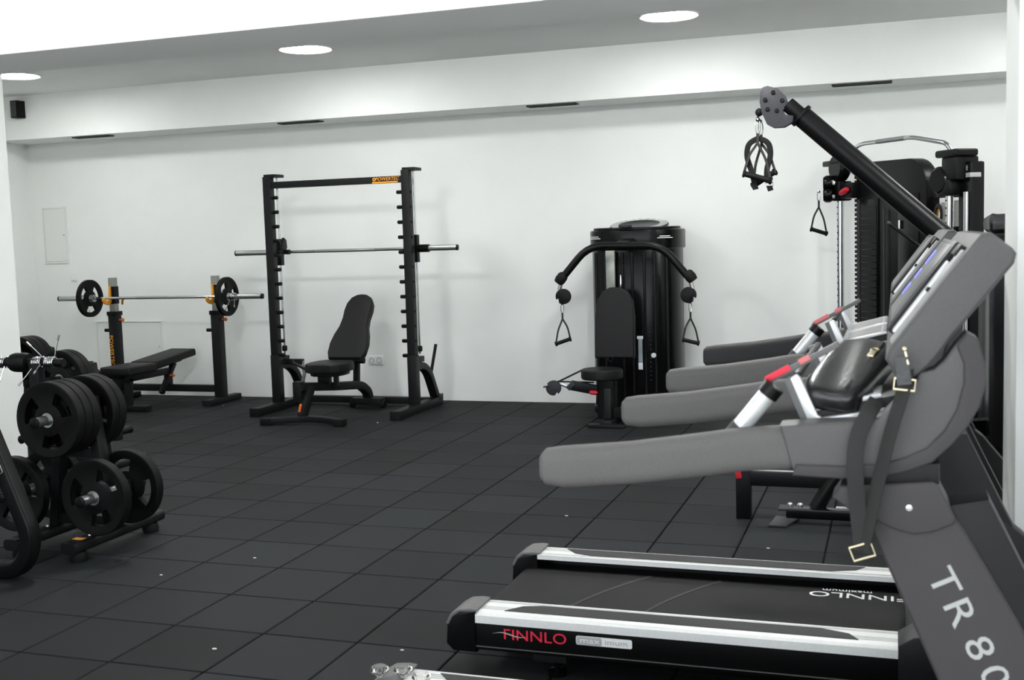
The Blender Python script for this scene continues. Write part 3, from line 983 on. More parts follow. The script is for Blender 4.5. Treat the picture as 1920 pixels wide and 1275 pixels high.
# round badge on top
BT = Matrix.Translation((cx + .03, 2.42, 1.562)) @ Matrix.Rotation(math.radians(11), 4, 'X')
m = MB()
m.lathe([(0, -.020), (.235, -.020), (.245, -.008), (.240, .006), (.16, .010), (.15, .004), (0, .002)], (0, 0, 0), (0, 0, 1), 44)
m.xform(BT)
m.build('top_badge', 'satin_black', ps)
m = MB()
m.lathe([(.165, .0085), (.236, .0072), (.236, .0082), (.165, .0095)], (0, 0, 0), (0, 0, 1), 44)
m.xform(BT)
m.build('badge_ring', 'steel', ps)
for k, ch in enumerate('INSPIRE'):
    a = math.radians(90 - (k - 3) * 17)
    e = Vector((math.cos(a), math.sin(a), 0))
    text_mesh('badge_lettering', ch, .075, 'print_white', BT @ plane_M(e * .203 + Vector((0, 0, .011)), (math.sin(a), -math.cos(a), 0), e), ps, xscale=.9, bold=.002)
MB().lathe([(.055, 0), (.055, .018), (.045, .022), (0, .022)], (cx - .03, 2.16, 1.545), (0, 0, 1), 20).build('pulley_cap', 'pulley_grey', ps)
for sx, zz in ((-.30, 1.458), (.285, 1.452)):
    for k, (hw, dz) in enumerate(((.045, .014), (.065, 0))):
        yy = tower_front(.392, 2.14, 2.74, sx)
        m = MB()
        m.box(-hw, hw, -.004, .002, -.003, .003, bev=.0005, seg=1)
        m.xform(Matrix.Translation((cx + sx, yy - .004, zz + dz)) @ Matrix.Rotation(math.radians(-33 if sx < 0 else 33), 4, 'Z'))
        m.build('cap_stripe', 'print_white', ps)
# pale guide column, weight pin, height scale
MB().bar((cx - .150, 2.125, 1.00), (cx - .150, 2.125, 1.36), .075, .035, bev=.004, up=(0, 1, 0)).build('guide_column', 'grey_tube', ps)
MB().bar((cx - .065, 2.11, 1.02), (cx - .065, 2.11, 1.16), .012, .012, bev=.003, up=(0, 1, 0)).build('guide_rod', 'chrome', ps)
sc = MB().bar((cx + .080, 2.140, .385), (cx + .080, 2.140, .635), .034, .006, bev=.001, up=(0, 1, 0)).build('weight_scale', 'blue_strip', ps)
MB().bar((cx + .080, 2.137, .385), (cx + .080, 2.137, .44), .036, .006, bev=.001, up=(0, 1, 0)).build('scale_label', 'print_white', sc)
MB().bar((cx + .080, 2.137, .635), (cx + .080, 2.137, .66), .050, .006, bev=.001, up=(0, 1, 0)).build('scale_label', 'print_white', sc)
for k in range(12):
    MB().lathe([(.006, 0), (.006, .004), (0, .005)], (cx + .165, 2.142, .30 + k * .036), (0, -1, 0), 8).build('weight_plate_hole', 'pulley_grey', ps)
MB().lathe([(.010, 0), (.010, .02), (.020, .024), (.020, .04), (0, .044)], (cx + .195, 2.145, .505), (0, -1, 0), 16).build('weight_pin', 'print_white', ps)
# press arm
AY = 1.88
MB().tube([(1.775, AY, 1.165), (1.985, AY, 1.405), (2.575, AY, 1.395), (2.775, AY, 1.15)], .030, fil=.13, seg=14).build('press_arm', 'satin_black', ps)
MB().bar((cx, AY, 1.40), (cx, 2.2, 1.43), .09, .06).build('arm_mount', 'satin_black', ps)
for sx, x in ((-1, 1.765), (1, 2.785)):
    MB().lathe([(.030, 0), (.043, .02), (.045, .06), (.036, .09), (0, .092)], (x - sx * .018, AY, 1.185), (sx * .62, 0, -.78), 16).build('arm_boot', 'rubber_grip', ps)
    MB().cyl((x + sx * .012, AY, 1.115), (x + sx * .030, AY, 1.055), .017, seg=12).build('swivel_pin', 'steel', ps)
    hook_disc((x - sx * (-.006), AY, 1.00), 'xz', .062, .035, ang=.55, flip=sx).build('pulley_cheek', 'iron_black', ps)
    stirrup((x + sx * .02 - .012 * sx, AY, .955), 'black grip handle hanging from the left end of the press arm' if sx < 0 else 'black grip handle hanging from the right end of the press arm', 'handles hanging from the press arm', drop=.315, w=.125, yaw=.2, tilt=.32 if sx < 0 else -.25)
# pads
bpad = MB()
bpad.prism([(-.155, 0), (.155, 0), (.160, .02), (.158, .33), (.145, .45), (.10, .53), (.04, .56), (-.04, .56), (-.10, .53), (-.145, .45), (-.158, .33), (-.160, .02)], 'xz', -.04, .04, bev=.022, seg=3)
bpad.xform(Matrix.Translation((2.205, 1.80, .515)) @ Matrix.Rotation(math.radians(-6), 4, 'X'))
bpad.build('back_pad', 'vinyl', ps)
MB().bar((2.205, 1.86, .55), (2.205, 2.18, .60), .08, .06).build('pad_arm', 'satin_black', ps)
MB().prism([(2.125 + .165 * math.cos(a) * (1.0), 1.68 + .165 * math.sin(a)) for a in [2 * math.pi * k / 28 for k in range(28)]], 'xy', .365, .445, bev=.02, seg=3).build('seat_pad', 'vinyl', ps)
MB().torus((2.185, 1.735, .515), .020, .006, (0, 1, .2), 18, 8).build('pull_ring', 'satin_black', ps)
MB().rtube([(2.16, 1.72, .37), (2.16, 1.72, .05)], .15, .13, r=.02, up=(0, 1, 0)).build('seat_column', 'satin_black', ps)
MB().bar((2.185, 1.61, .06), (2.185, 1.63, .30), .055, .06).build('seat_post', 'black_metal', ps)
MB().bar((2.185, 1.53, .03), (2.185, 2.2, .03), .09, .055).build('base_beam', 'black_metal', ps)
MB().bar((2.04, 1.555, .014), (2.33, 1.555, .014), .07, .026).build('front_foot', 'black_metal', ps)
MB().bar((2.20, 1.66, .10), (2.45, 1.95, .10), .06, .08).build('side_beam', 'black_metal', ps)
# low pulley arm at the left
MB().bar((2.16, 1.72, .255), (1.875, 1.66, .315), .055, .075).build('low_pulley_arm', 'satin_black', ps)
MB().bar((1.905, 1.655, .338), (1.855, 1.65, .288), .062, .04).build('low_pulley_cap', 'pulley_grey', ps)
MB().cyl((1.86, 1.65, .30), (1.80, 1.64, .325), .013, seg=12).build('low_pulley_pin', 'steel', ps)
hook_disc((1.745, 1.64, .285), 'xz', .060, .03, ang=.1).build('low_pulley_cheek', 'pulley_grey', ps)
MB().tube([(1.70, 1.62, .315), (1.66, 1.62, .305)], .010, seg=8).build('low_cable_end', 'chrome', ps)
MB().tube([(1.75, 1.64, .33), (1.97, 1.68, .435)], .007, seg=8).build('cable', 'iron_black', ps)
MB().tube([(1.77, 1.64, .345), (2.05, 1.72, .33)], .006, seg=8).build('cable', 'iron_black', ps)
MB().lathe([(.010, 0), (.017, .01), (.019, .05), (.012, .065), (0, .066)], (2.03, 1.645, .262), (1, 0, -.05), 14).build('release_knob', 'red', ps)

# ================================================================== cable crossover standing across the corner
CO = Vector((4.27, 1.93, 0))
UL, FW = Vector((.535, -.845, 0)), Vector((-.845, -.535, 0))
ft = thing('cable_crossover', 'black cable crossover with chrome columns and pull-up bar, right corner', 'exercise machine', CO)
RM = Matrix(((UL.x, FW.x, 0, CO.x), (UL.y, FW.y, 0, CO.y), (0, 0, 1, 0), (0, 0, 0, 1)))
def L(u, w, z):
    return CO + UL * u + FW * w + Vector((0, 0, z))
def lpart(mb, name, material, parent=ft, **k):
    mb.xform(RM)
    return mb.build(name, material, parent, **k)
for s in (-1, 1):
    u = s * .71
    MB().cyl(L(u, .0, .04), L(u, .0, 1.96), .027).build('chrome_column', 'chrome', ft)
    m = MB()
    for k in range(30):
        m.lathe([(.006, 0), (.006, .002), (0, .002)], L(u, .0265, .25 + k * .05), FW, 8)
    m.build('column_hole', 'iron_black', ft)
    lpart(MB().box(u - .11, u + .11, -.16, .10, .0, .045, bev=.008), 'base_plate', 'satin_black')
# left column: top cap, pulley housings, carriage
lpart(MB().box(-.87, -.50, -.09, .07, 1.978, 2.022, bev=.012), 'top_cap', 'satin_black')
lpart(MB().lathe([(.0, -.05), (.09, -.05), (.11, -.03), (.11, .03), (.09, .05), (0, .05)], (-.68, .02, 1.962), (0, 1, 0), 24), 'pulley_housing', 'gloss_black')
lpart(MB().box(-.74, -.635, -.06, .06, 1.70, 1.855, bev=.015), 'carriage', 'satin_black')
lpart(MB().box(-.64, -.46, -.05, .05, 1.715, 1.835, bev=.012), 'carriage_arm', 'satin_black')
lpart(MB().lathe([(.014, 0), (.022, .02), (.026, .10), (.015, .125), (0, .127)], (-.60, .066, 1.755), (1, .05, .22), 14), 'carriage_handle', 'red')
lpart(MB().lathe([(0, -.035), (.05, -.035), (.062, -.015), (.062, .015), (.05, .035), (0, .035)], (-.725, .10, 1.842), (.535, -.845, 0), 24), 'pulley_wheel', 'gloss_black')
lpart(MB().lathe([(0, -.035), (.05, -.035), (.062, -.015), (.062, .015), (.05, .035), (0, .035)], (-.725, .10, 1.752), (.535, -.845, 0), 24), 'pulley_wheel', 'gloss_black')
lpart(MB().bar((-.70, .05, 1.842), (-.725, .10, 1.842), .03, .03), 'wheel_bracket', 'steel')
lpart(MB().bar((-.70, .05, 1.735), (-.725, .10, 1.735), .03, .03), 'wheel_bracket', 'steel')
stirrup(L(-.745, .17, 1.790), 'black grip handle hanging from the left chrome column of the crossover', 'handles of the cable crossover', drop=.325, w=.13, yaw=.3, tilt=-.32)
# weight-stack shroud with rounded top corner
sh = MB()
o = [(-.525, .05), (.40, .05), (.40, 1.74)]
for k in range(1, 9):
    a = math.radians(90 * k / 8)
    o.append((.17 + .23 * math.cos(a), 1.74 + .23 * math.sin(a)))
o += [(-.44, 1.985), (-.495, 1.97), (-.525, 1.92)]
sh.prism(o, 'xz', -.14, -.03, bev=.012)
lpart(sh, 'shroud', 'satin_black')
lpart(MB().box(-.44, -.20, -.034, -.020, .10, 1.70, bev=.005), 'shroud_panel', 'gloss_black')
lpart(MB().box(.06, .32, -.034, -.022, .10, 1.72, bev=.005), 'shroud_panel', 'gloss_black')
for k in range(32):
    z = .12 + k * .048
    lpart(MB().box(-.425, -.215, -.026, -.014, z, z + .040, bev=.002, seg=1), 'stack_plate', 'iron_black')
lpart(MB().cyl((-.10, -.010, .06), (-.10, -.010, 1.62), .007), 'guide_rod', 'pulley_grey')
lpart(MB().cyl((-.47, -.022, .06), (-.47, -.022, 1.70), .006), 'guide_rod', 'pulley_grey')
lpart(MB().cyl((.10, -.010, 1.61), (.10, -.010, 1.72), .010), 'pin_tube', 'chrome')
lpart(MB().cyl((.10, -.010, 1.47), (.10, -.010, 1.53), .010), 'pin_tube', 'chrome')
# toothed edge strip beside the left column
st_ = MB()
for k in range(50):
    st_.box(-.55, -.520, -.06, -.03, .10 + k * .036, .10 + k * .036 + .024, bev=.002, seg=1)
lpart(st_, 'toothed_strip', 'iron_black')
# right tower
lpart(MB().box(.775, .905, -.13, -.02, .02, 1.90, bev=.015), 'tower', 'gloss_black')
lpart(MB().box(.655, .885, -.10, .08, 1.935, 1.985, bev=.02, seg=3), 'top_cap', 'satin_black')
lpart(MB().box(.70, .86, -.12, .06, 1.78, 1.94, bev=.02), 'pulley_block', 'satin_black')
lpart(MB().lathe([(0, -.045), (.075, -.045), (.095, -.028), (.095, .028), (.075, .045), (0, .045)], (.675, .03, 1.785), (.1, 1, 0), 26), 'pulley_housing', 'gloss_black')
lpart(MB().box(.655, .80, -.05, .065, 1.68, 1.79, bev=.02), 'carriage', 'satin_black')
lpart(MB().lathe([(.010, 0), (.017, .01), (.017, .03), (0, .035)], (.585, .03, 1.775), (-1, 0, 0), 12), 'adjusting_knob', 'iron_black')
lpart(MB().cyl((.895, .0, .06), (.895, .0, 1.70), .011), 'guide_rod', 'chrome')
lpart(MB().cyl((.87, .0, .06), (.87, .0, 1.70), .006), 'guide_rod', 'steel')
lpart(MB().box(.84, .908, -.10, -.017, 1.795, 1.825, bev=.002, seg=1), 'tower_label', 'print_grey')
text_mesh('tower_lettering', 'INSPIRE', .050, 'print_grey', plane_M(L(.84, -.0185, 1.855), UL, (0, 0, 1)), ft, xscale=.5)
# pull-up bar
MB().tube([L(-.66, .0, 2.02), L(-.60, .03, 2.055), L(-.30, .06, 2.115), L(.36, .06, 2.105), L(.70, .02, 2.035), L(.735, .0, 1.975)], .0155, fil=.06).build('pull_up_bar', 'chrome', ft)
MB().tube([L(-.08, .06, 2.1117), L(.28, .06, 2.1062)], .0168).build('knurled_grip', 'knurl', ft)
# accessory shelf between shroud and tower, with what stands on it
lpart(MB().box(.41, .70, -.22, -.06, 1.455, 1.475, bev=.004), 'accessory_shelf', 'satin_black')
lpart(MB().box(.41, .70, -.22, -.06, 1.675, 1.69, bev=.004), 'accessory_shelf', 'satin_black')
lpart(MB().box(.41, .70, -.22, -.12, 1.30, 1.456, bev=.006), 'shelf_bracket', 'satin_black')
for k, (u, lean, h, mtl, lb) in enumerate(((.425, .12, .13, 'orange', 'orange backed booklet leaning on the crossover shelf'), (.455, .14, .165, 'paper', 'white booklet beside the orange one on the crossover shelf'),
                                   (.535, .16, .175, 'paper', 'white leaning booklet in the middle of the crossover shelf'), (.595, .18, .175, 'paper', 'white booklet nearest the chrome column on the crossover shelf'))):
    m = MB()
    m.box(-.011, .011, -.06, .06, 0, h, bev=.001, seg=1)
    c0 = L(u, -.15, 1.478)
    m.xform(RM @ Matrix.Translation((u, -.15, 1.478)) @ Matrix.Rotation(lean, 4, 'Y'))
    single('booklet', m, mtl, lb, 'booklet', c0, 'booklets on the crossover shelf')
# black strap loop on the shelf and a bottle on the shelf above
m = MB()
m.torus((0, 0, .075), .058, .014, (0, 1, 0), 24, 8)
m.xform(RM @ Matrix.Translation((.475, -.075, 1.4765)) @ Matrix.Diagonal((.62, .7, 1.1, 1)))
single('ankle_strap', m, 'webbing', 'black padded strap loop standing in front of the booklets', 'strap', L(.475, -.075, 1.4765))
m = MB()
m.lathe([(0, 0), (.022, 0), (.024, .01), (.024, .060), (.010, .08), (.010, .098), (0, .098)], L(.50, -.14, 1.6905), (0, 0, 1), 18)
single('spray_bottle', m, 'silver_plastic', 'small silvery bottle on the upper crossover shelf', 'bottle', L(.50, -.14, 1.6905))

# ================================================================== boom cable machine between the crossover and the treadmills
bmch = thing('boom_machine', 'black cable machine with a long slanted boom and pulley tip', 'exercise machine', (4.3, -.8, 0))
BY = -.62
MB().box(4.735, 5.35, -.98, -.22, .02, 1.44, bev=.03).build('weight_tower', 'gloss_black', bmch)
MB().box(4.72, 5.37, -1.0, -.20, 0, .06, bev=.01).build('tower_plinth', 'satin_black', bmch)
MB().bar((4.76, BY, 1.145), (4.76, BY, 1.33), .10, .12, bev=.02).build('boom_pivot', 'satin_black', bmch)
P0, P1 = Vector((4.80, BY, 1.19)), Vector((3.835, BY, 2.085))
bd = (P1 - P0).normalized()
MB().cyl(P0, P1, .056, seg=24).build('boom', 'satin_black', bmch)
MB().cyl(P1 - bd * .004, P1 + bd * .012, .066, seg=24).build('boom_collar', 'iron_black', bmch)
MB().cyl(P1, P1 + bd * .10, .040, seg=20).build('boom_tip', 'iron_black', bmch)
MB().cyl(P0 + bd * .16, P0 + bd * .24, .060, seg=24).build('boom_collar', 'iron_black', bmch)
MB().tube([(4.28, BY - .05, 1.50), (4.44, BY - .05, 1.37), (4.52, BY - .05, 1.33)], .009, seg=8).build('cable', 'iron_black', bmch)
MB().ball((4.275, BY - .05, 1.505), .013, seg=10).build('cable_stop', 'pulley_grey', bmch)
# pulley head: two cheek plates with bolts
C1 = Vector((3.690, BY, 2.150))
out = [(-.068, .075), (-.055, .098), (-.03, .104), (.025, .085), (.062, .045), (.075, .008), (.060, -.022), (.048, -.030), (.060, -.052), (.105, -.062), (.098, -.095), (.055, -.118), (.0, -.118), (-.035, -.098), (-.062, -.035), (-.072, .02)]
for yy in (BY - .030, BY + .018):
    MB().prism([(C1.x + a, C1.z + b) for a, b in out], 'xz', yy, yy + .010, bev=.002).build('pulley_cheek', 'pulley_grey', bmch)
pulley(MB(), C1 + Vector((0, 0, .01)), (0, 1, 0), .060).build('pulley_wheel', 'iron_black', bmch)
for a, b in ((.0, .066), (-.042, .030), (.046, .022), (-.030, -.020), (.018, -.030)):
    MB().lathe([(.012, 0), (.012, .005), (.008, .008), (0, .008)], (C1.x + a, BY - .030, C1.z + b), (0, -1, 0), 12).build('bolt', 'iron_black', bmch)
MB().ball((C1.x - .078, BY, C1.z - .03), .022, seg=12).build('cable_stop', 'rubber_grip', bmch)
hg = 'attachments hanging from the boom tip'
TIP = Vector((C1.x - .085, BY, C1.z - .060))
stirrup(TIP, 'black grip handle hanging in front from the boom tip', hg, drop=.315, w=.150, yaw=.15, tilt=-.28, swing=.02)
stirrup(TIP + Vector((.006, .045, -.004)), 'black grip handle hanging crosswise behind the other from the boom tip', hg, drop=.320, w=.145, yaw=-.25, tilt=.45, swing=-.06)
ls = thing('strap_loop', 'black padded strap doubled over the carabiner at the boom tip', 'strap', TIP + Vector((0, -.01, -.10)))
q = TIP + Vector((0, .02, -.10))
for sg, ext in ((-1, .30), (1, .31)):
    pts = [q + Vector((0, 0, -.005)), q + Vector((sg * .055, 0, -.03)), q + Vector((sg * .066, 0, -.10)), q + Vector((sg * .035, 0, -.19)), q + Vector((sg * (.062 if sg > 0 else .018), 0, -ext + .02))]
    MB().rtube(pts, .030, .010, fil=.05, r=.003, up=(0, 1, 0)).build('strap', 'rubber_grip', ls)
MB().rtube([q + Vector((.074, 0, -.255)), q + Vector((.038, 0, -.255))], .020, .022, r=.004).build('buckle', 'steel', ls)
MB().tube([(C1.x - .078, BY, C1.z - .03), TIP, TIP + Vector((0, 0, -.012))], .006, seg=8).build('cable_end', 'iron_black', bmch)
# low frame on the floor
PX, PY = 3.560, -1.035
MB().bar((PX, PY, 0), (PX, PY, .292), .075, .062, bev=.004, up=(0, 1, 0)).build('front_post', 'satin_black', bmch)
MB().bar((PX - .018, PY - .036, .215), (PX - .030, PY - .036, .285), .030, .012, bev=.004, up=(0, 1, 0)).build('release_tab', 'red', bmch)
MB().bar((PX + .03, PY, .215), (4.30, PY, .215), .06, .075, bev=.004).build('seat_rail', 'satin_black', bmch)
MB().bar((PX + .05, PY - .010, .256), (4.05, PY - .010, .256), .022, .006, bev=.001).build('rail_cover', 'steel', bmch)
MB().cyl((3.92, -1.05, .07), (4.10, -1.05, .36), .040, seg=18).build('slanted_strut', 'satin_black', bmch)
MB().bar((3.78, -1.09, .055), (4.75, -1.09, .055), .07, .050, bev=.008).build('floor_tube', 'gloss_black', bmch)
MB().bar((4.02, -1.02, .068), (4.32, -1.02, .068), .05, .012, bev=.002).build('floor_plate', 'alu', bmch)
MB().prism([(3.70, -1.20), (3.79, -1.20), (3.84, -1.02), (3.72, -1.00)], 'xy', 0, .012, bev=.003).build('foot_plate', 'pulley_grey', bmch)
for x in (3.795, 3.845):
    MB().lathe([(.015, 0), (.015, .010), (.010, .016), (0, .016)], (x, -1.045, .078), (0, 0, 1), 10).build('bolt', 'steel', bmch)
MB().bar((3.74, -1.055, .068), (3.93, -1.055, .068), .10, .012, bev=.002).build('bolt_plate', 'pulley_grey', bmch)
MB().bar((4.30, -1.035, .02), (4.30, -1.035, .50), .08, .08).build('rear_post', 'satin_black', bmch)
MB().bar((4.30, -1.035, .46), (4.78, -.70, .46), .08, .08).build('link_beam', 'satin_black', bmch)
# things lying on the tower top
bg = MB()
bg.box(4.745, 5.20, -.80, -.38, 1.4405, 1.535, bev=.04, seg=3)
for v in bg.bm.verts:
    if v.co.z > 1.47:
        v.co.z += .012 * math.sin(v.co.x * 31) + .010 * math.sin(v.co.y * 23 + 1)
single('gym_bag', bg, 'leather', 'glossy black bag lying on the machine tower beside the right pillar', 'bag', (4.97, -.59, 1.4405))

# ================================================================== treadmills (user faces +x); built at y centre YA, copied for the second one
XA, YA = 2.84, -4.315
tm = thing('treadmill', 'grey treadmill nearest the camera with a black bag on its console', 'treadmill', (XA + 1.0, YA, 0), 'treadmills in a row')
HW = .425
def ty(v):
    return YA + v
# deck
for s, nm in ((-1, 'near'), (1, 'far')):
    yo, yi = ty(s * HW), ty(s * (HW - .135))
    y0, y1 = min(yo, yi), max(yo, yi)
    # black side skirt
    MB().prism([(XA + .10, .085), (XA + 1.55, .085), (XA + 1.55, .185), (XA + .10, .185)], 'xz', ty(s * (HW - .004)) if s < 0 else ty(HW - .03), ty(-HW + .03) if s < 0 else ty(HW - .004), bev=.003).build('side_skirt', 'tm_skirt', tm)
    MB().bar((XA + .10, ty(s * (HW - .002)), .098), (XA + 1.55, ty(s * (HW - .002)), .098), .004, .0025, bev=0).build('skirt_seam', 'tm_cap', tm)
    # aluminium foot rail with rounded outer edge
    prof = [(0, .180), (0, .207), (.008, .216), (.020, .219), (.135, .219), (.135, .200), (.10, .190)]
    rail = MB()
    pr = [(yo + (-s) * a, z) for a, z in prof]
    rail.prism(pr if s < 0 else pr[::-1], 'yz', XA + .095, XA + 1.48)
    ro = rail.build('foot_rail', 'alu', tm)
    for a in (.040, .052, .064, .112, .122):
        MB().box(XA + .096, XA + 1.478, yo - s * a - .0012, yo - s * a + .0012, .2186, .2200).build('rail_groove', 'steel', ro)
    g0, g1 = yo - s * .030, yo - s * .108
    gx0, gx1 = XA + .20, XA + 1.36
    gp_ = [(gx0, g0), (gx0 + .05, g0 * .25 + g1 * .75), (gx0 + .12, g1), (gx1 - .12, g1), (gx1 - .03, g0 * .4 + g1 * .6), (gx1, g0)]
    MB().prism(gp_, 'xy', .2188, .2215, bev=.0006, seg=1).build('grip_inlay', 'grip_tape', ro)
    # rear end cap
    cap = MB()
    ca = [(XA - .005, .10), (XA + .0, .175), (XA + .018, .205), (XA + .05, .222), (XA + .10, .226), (XA + .105, .226), (XA + .105, .18), (XA + .105, .075), (XA + .02, .075)]
    cap.prism(ca, 'xz', y0 - .003, y1 + .003, bev=.008)
    co = cap.build('rear_cap', 'tm_skirt', tm)
    top = MB()
    tp = [(XA - .004, .172), (XA + .014, .206), (XA + .045, .2245), (XA + .085, .2295), (XA + .112, .2275), (XA + .112, .2205), (XA + .05, .2165), (XA + .022, .197), (XA + .006, .168)]
    top.prism(tp, 'xz', y0 - .0045, y1 + .0045, bev=.002)
    top.build('cap_cover', 'tm_cap', co)
    # front corner cap of the rail
    MB().prism([(XA + 1.475, .08), (XA + 1.475, .222), (XA + 1.52, .252), (XA + 1.60, .262), (XA + 1.60, .08)], 'xz', y0 - .005, y1 + .005, bev=.006).build('front_cap', 'tm_dark', tm)
    # rear levelling foot
    ft_ = MB()
    ft_.box(XA + .30, XA + .42, min(ty(s * (HW - .02)), ty(s * (HW - .10))), max(ty(s * (HW - .02)), ty(s * (HW - .10))), .055, .09, bev=.006)
    fo = ft_.build('foot_block', 'tm_dark', tm)
    MB().lathe([(.032, 0), (.032, .018), (.012, .022), (.012, .056)], (XA + .375, ty(s * (HW - .06)), 0), (0, 0, 1), 20).build('levelling_foot', 'gloss_black', fo)
# running belt: flat loop over the rear roller
bl = MB()
pts = [(XA + 1.50, .165), (XA + .10, .165)]
for k in range(0, 9):
    a = math.radians(90 + 180 * k / 8)
    pts.append((XA + .075 + .036 * math.cos(a), .129 + .036 * math.sin(a)))
pts += [(XA + .10, .093), (XA + 1.50, .093)]
bl.prism(pts, 'xz', ty(-HW + .138), ty(HW - .138))
belt = bl.build('running_belt', 'belt', tm)
for x0 in (.33, .60):
    w = MB()
    w.sweep([(XA + x0 + .10 * t + .14 * t * t, ty(-HW + .145 + (2 * HW - .29) * t), .1645 + .0005) for t in [k / 14 for k in range(15)]], rrect(.014, .003, .001))
    w.build('belt_seam', 'tm_foam_dark', belt)
MB().prism([(XA + .10, .10), (XA + 1.6, .10), (XA + 1.6, .155), (XA + .10, .155)], 'xz', ty(-HW + .03), ty(HW - .03)).build('deck_board', 'tm_skirt', tm)
# lettering on deck side and on the belt
yl = ty(-HW + .0030)
Mside = lambda x, z: plane_M((x, yl, z), (1, 0, 0), (0, 0, 1))
text_mesh('side_lettering', 'FINNLO', .052, 'print_red', Mside(XA + .315, .146), tm, xscale=1.22)
sw = MB()
sw.sweep([(XA + .165 + .125 * t, yl - .0008, .147 + .006 * math.sin(t * 6.0)) for t in [k / 16 for k in range(17)]], rrect(.0016, .0035, 0), scales=[max(.15, math.sin(math.pi * k / 16)) for k in range(17)])
sw.build('swoosh', 'print_grey', tm)
m = MB()
m.prism([(XA + .555 + a, .150 + b) for a, b in rrect(.19, .030, .006)], 'xz', yl - .0012, yl + .001)
bd_ = m.build('badge', 'print_white', tm)
m = MB()
m.prism([(XA + .505 + a, .150 + b) for a, b in rrect(.086, .027, .005)], 'xz', yl - .0018, yl - .0002)
m.build('badge_field', 'print_grey', bd_)
text_mesh('badge_lettering', 'max', .026, 'print_white', Mside(XA + .507, .1505) @ Matrix.Translation((0, 0, .0026)), bd_, xscale=1.55)
text_mesh('badge_lettering', 'imum', .026, 'print_grey', Mside(XA + .597, .1505) @ Matrix.Translation((0, 0, .0016)), bd_, xscale=1.35)
Mb = plane_M((XA + 1.34, ty(HW - .215), .1655), (-1, 0, 0), (0, -1, 0))
text_mesh('belt_lettering', 'FINNLO', .078, 'print_white', Mb, belt, xscale=1.25)
text_mesh('belt_lettering', 'maximum', .036, 'print_white', plane_M((XA + 1.30, ty(HW - .163), .1655), (-1, 0, 0), (0, -1, 0)), belt, xscale=1.25)
# motor hood
MB().prism([(XA + 1.50, .06), (XA + 1.50, .20), (XA + 1.58, .285), (XA + 1.80, .31), (XA + 2.02, .24), (XA + 2.06, .12), (XA + 2.04, .05)], 'xz', ty(-HW + .05), ty(HW - .05), bev=.02).build('motor_hood', 'tm_dark', tm)
for s in (-1, 1):
    MB().lathe([(.045, -.02), (.05, -.012), (.05, .012), (.045, .02), (0, .02)], (XA + 1.95, ty(s * (HW - .12)), .05), (0, 1, 0), 20).build('wheel', 'rubber_grip', tm)
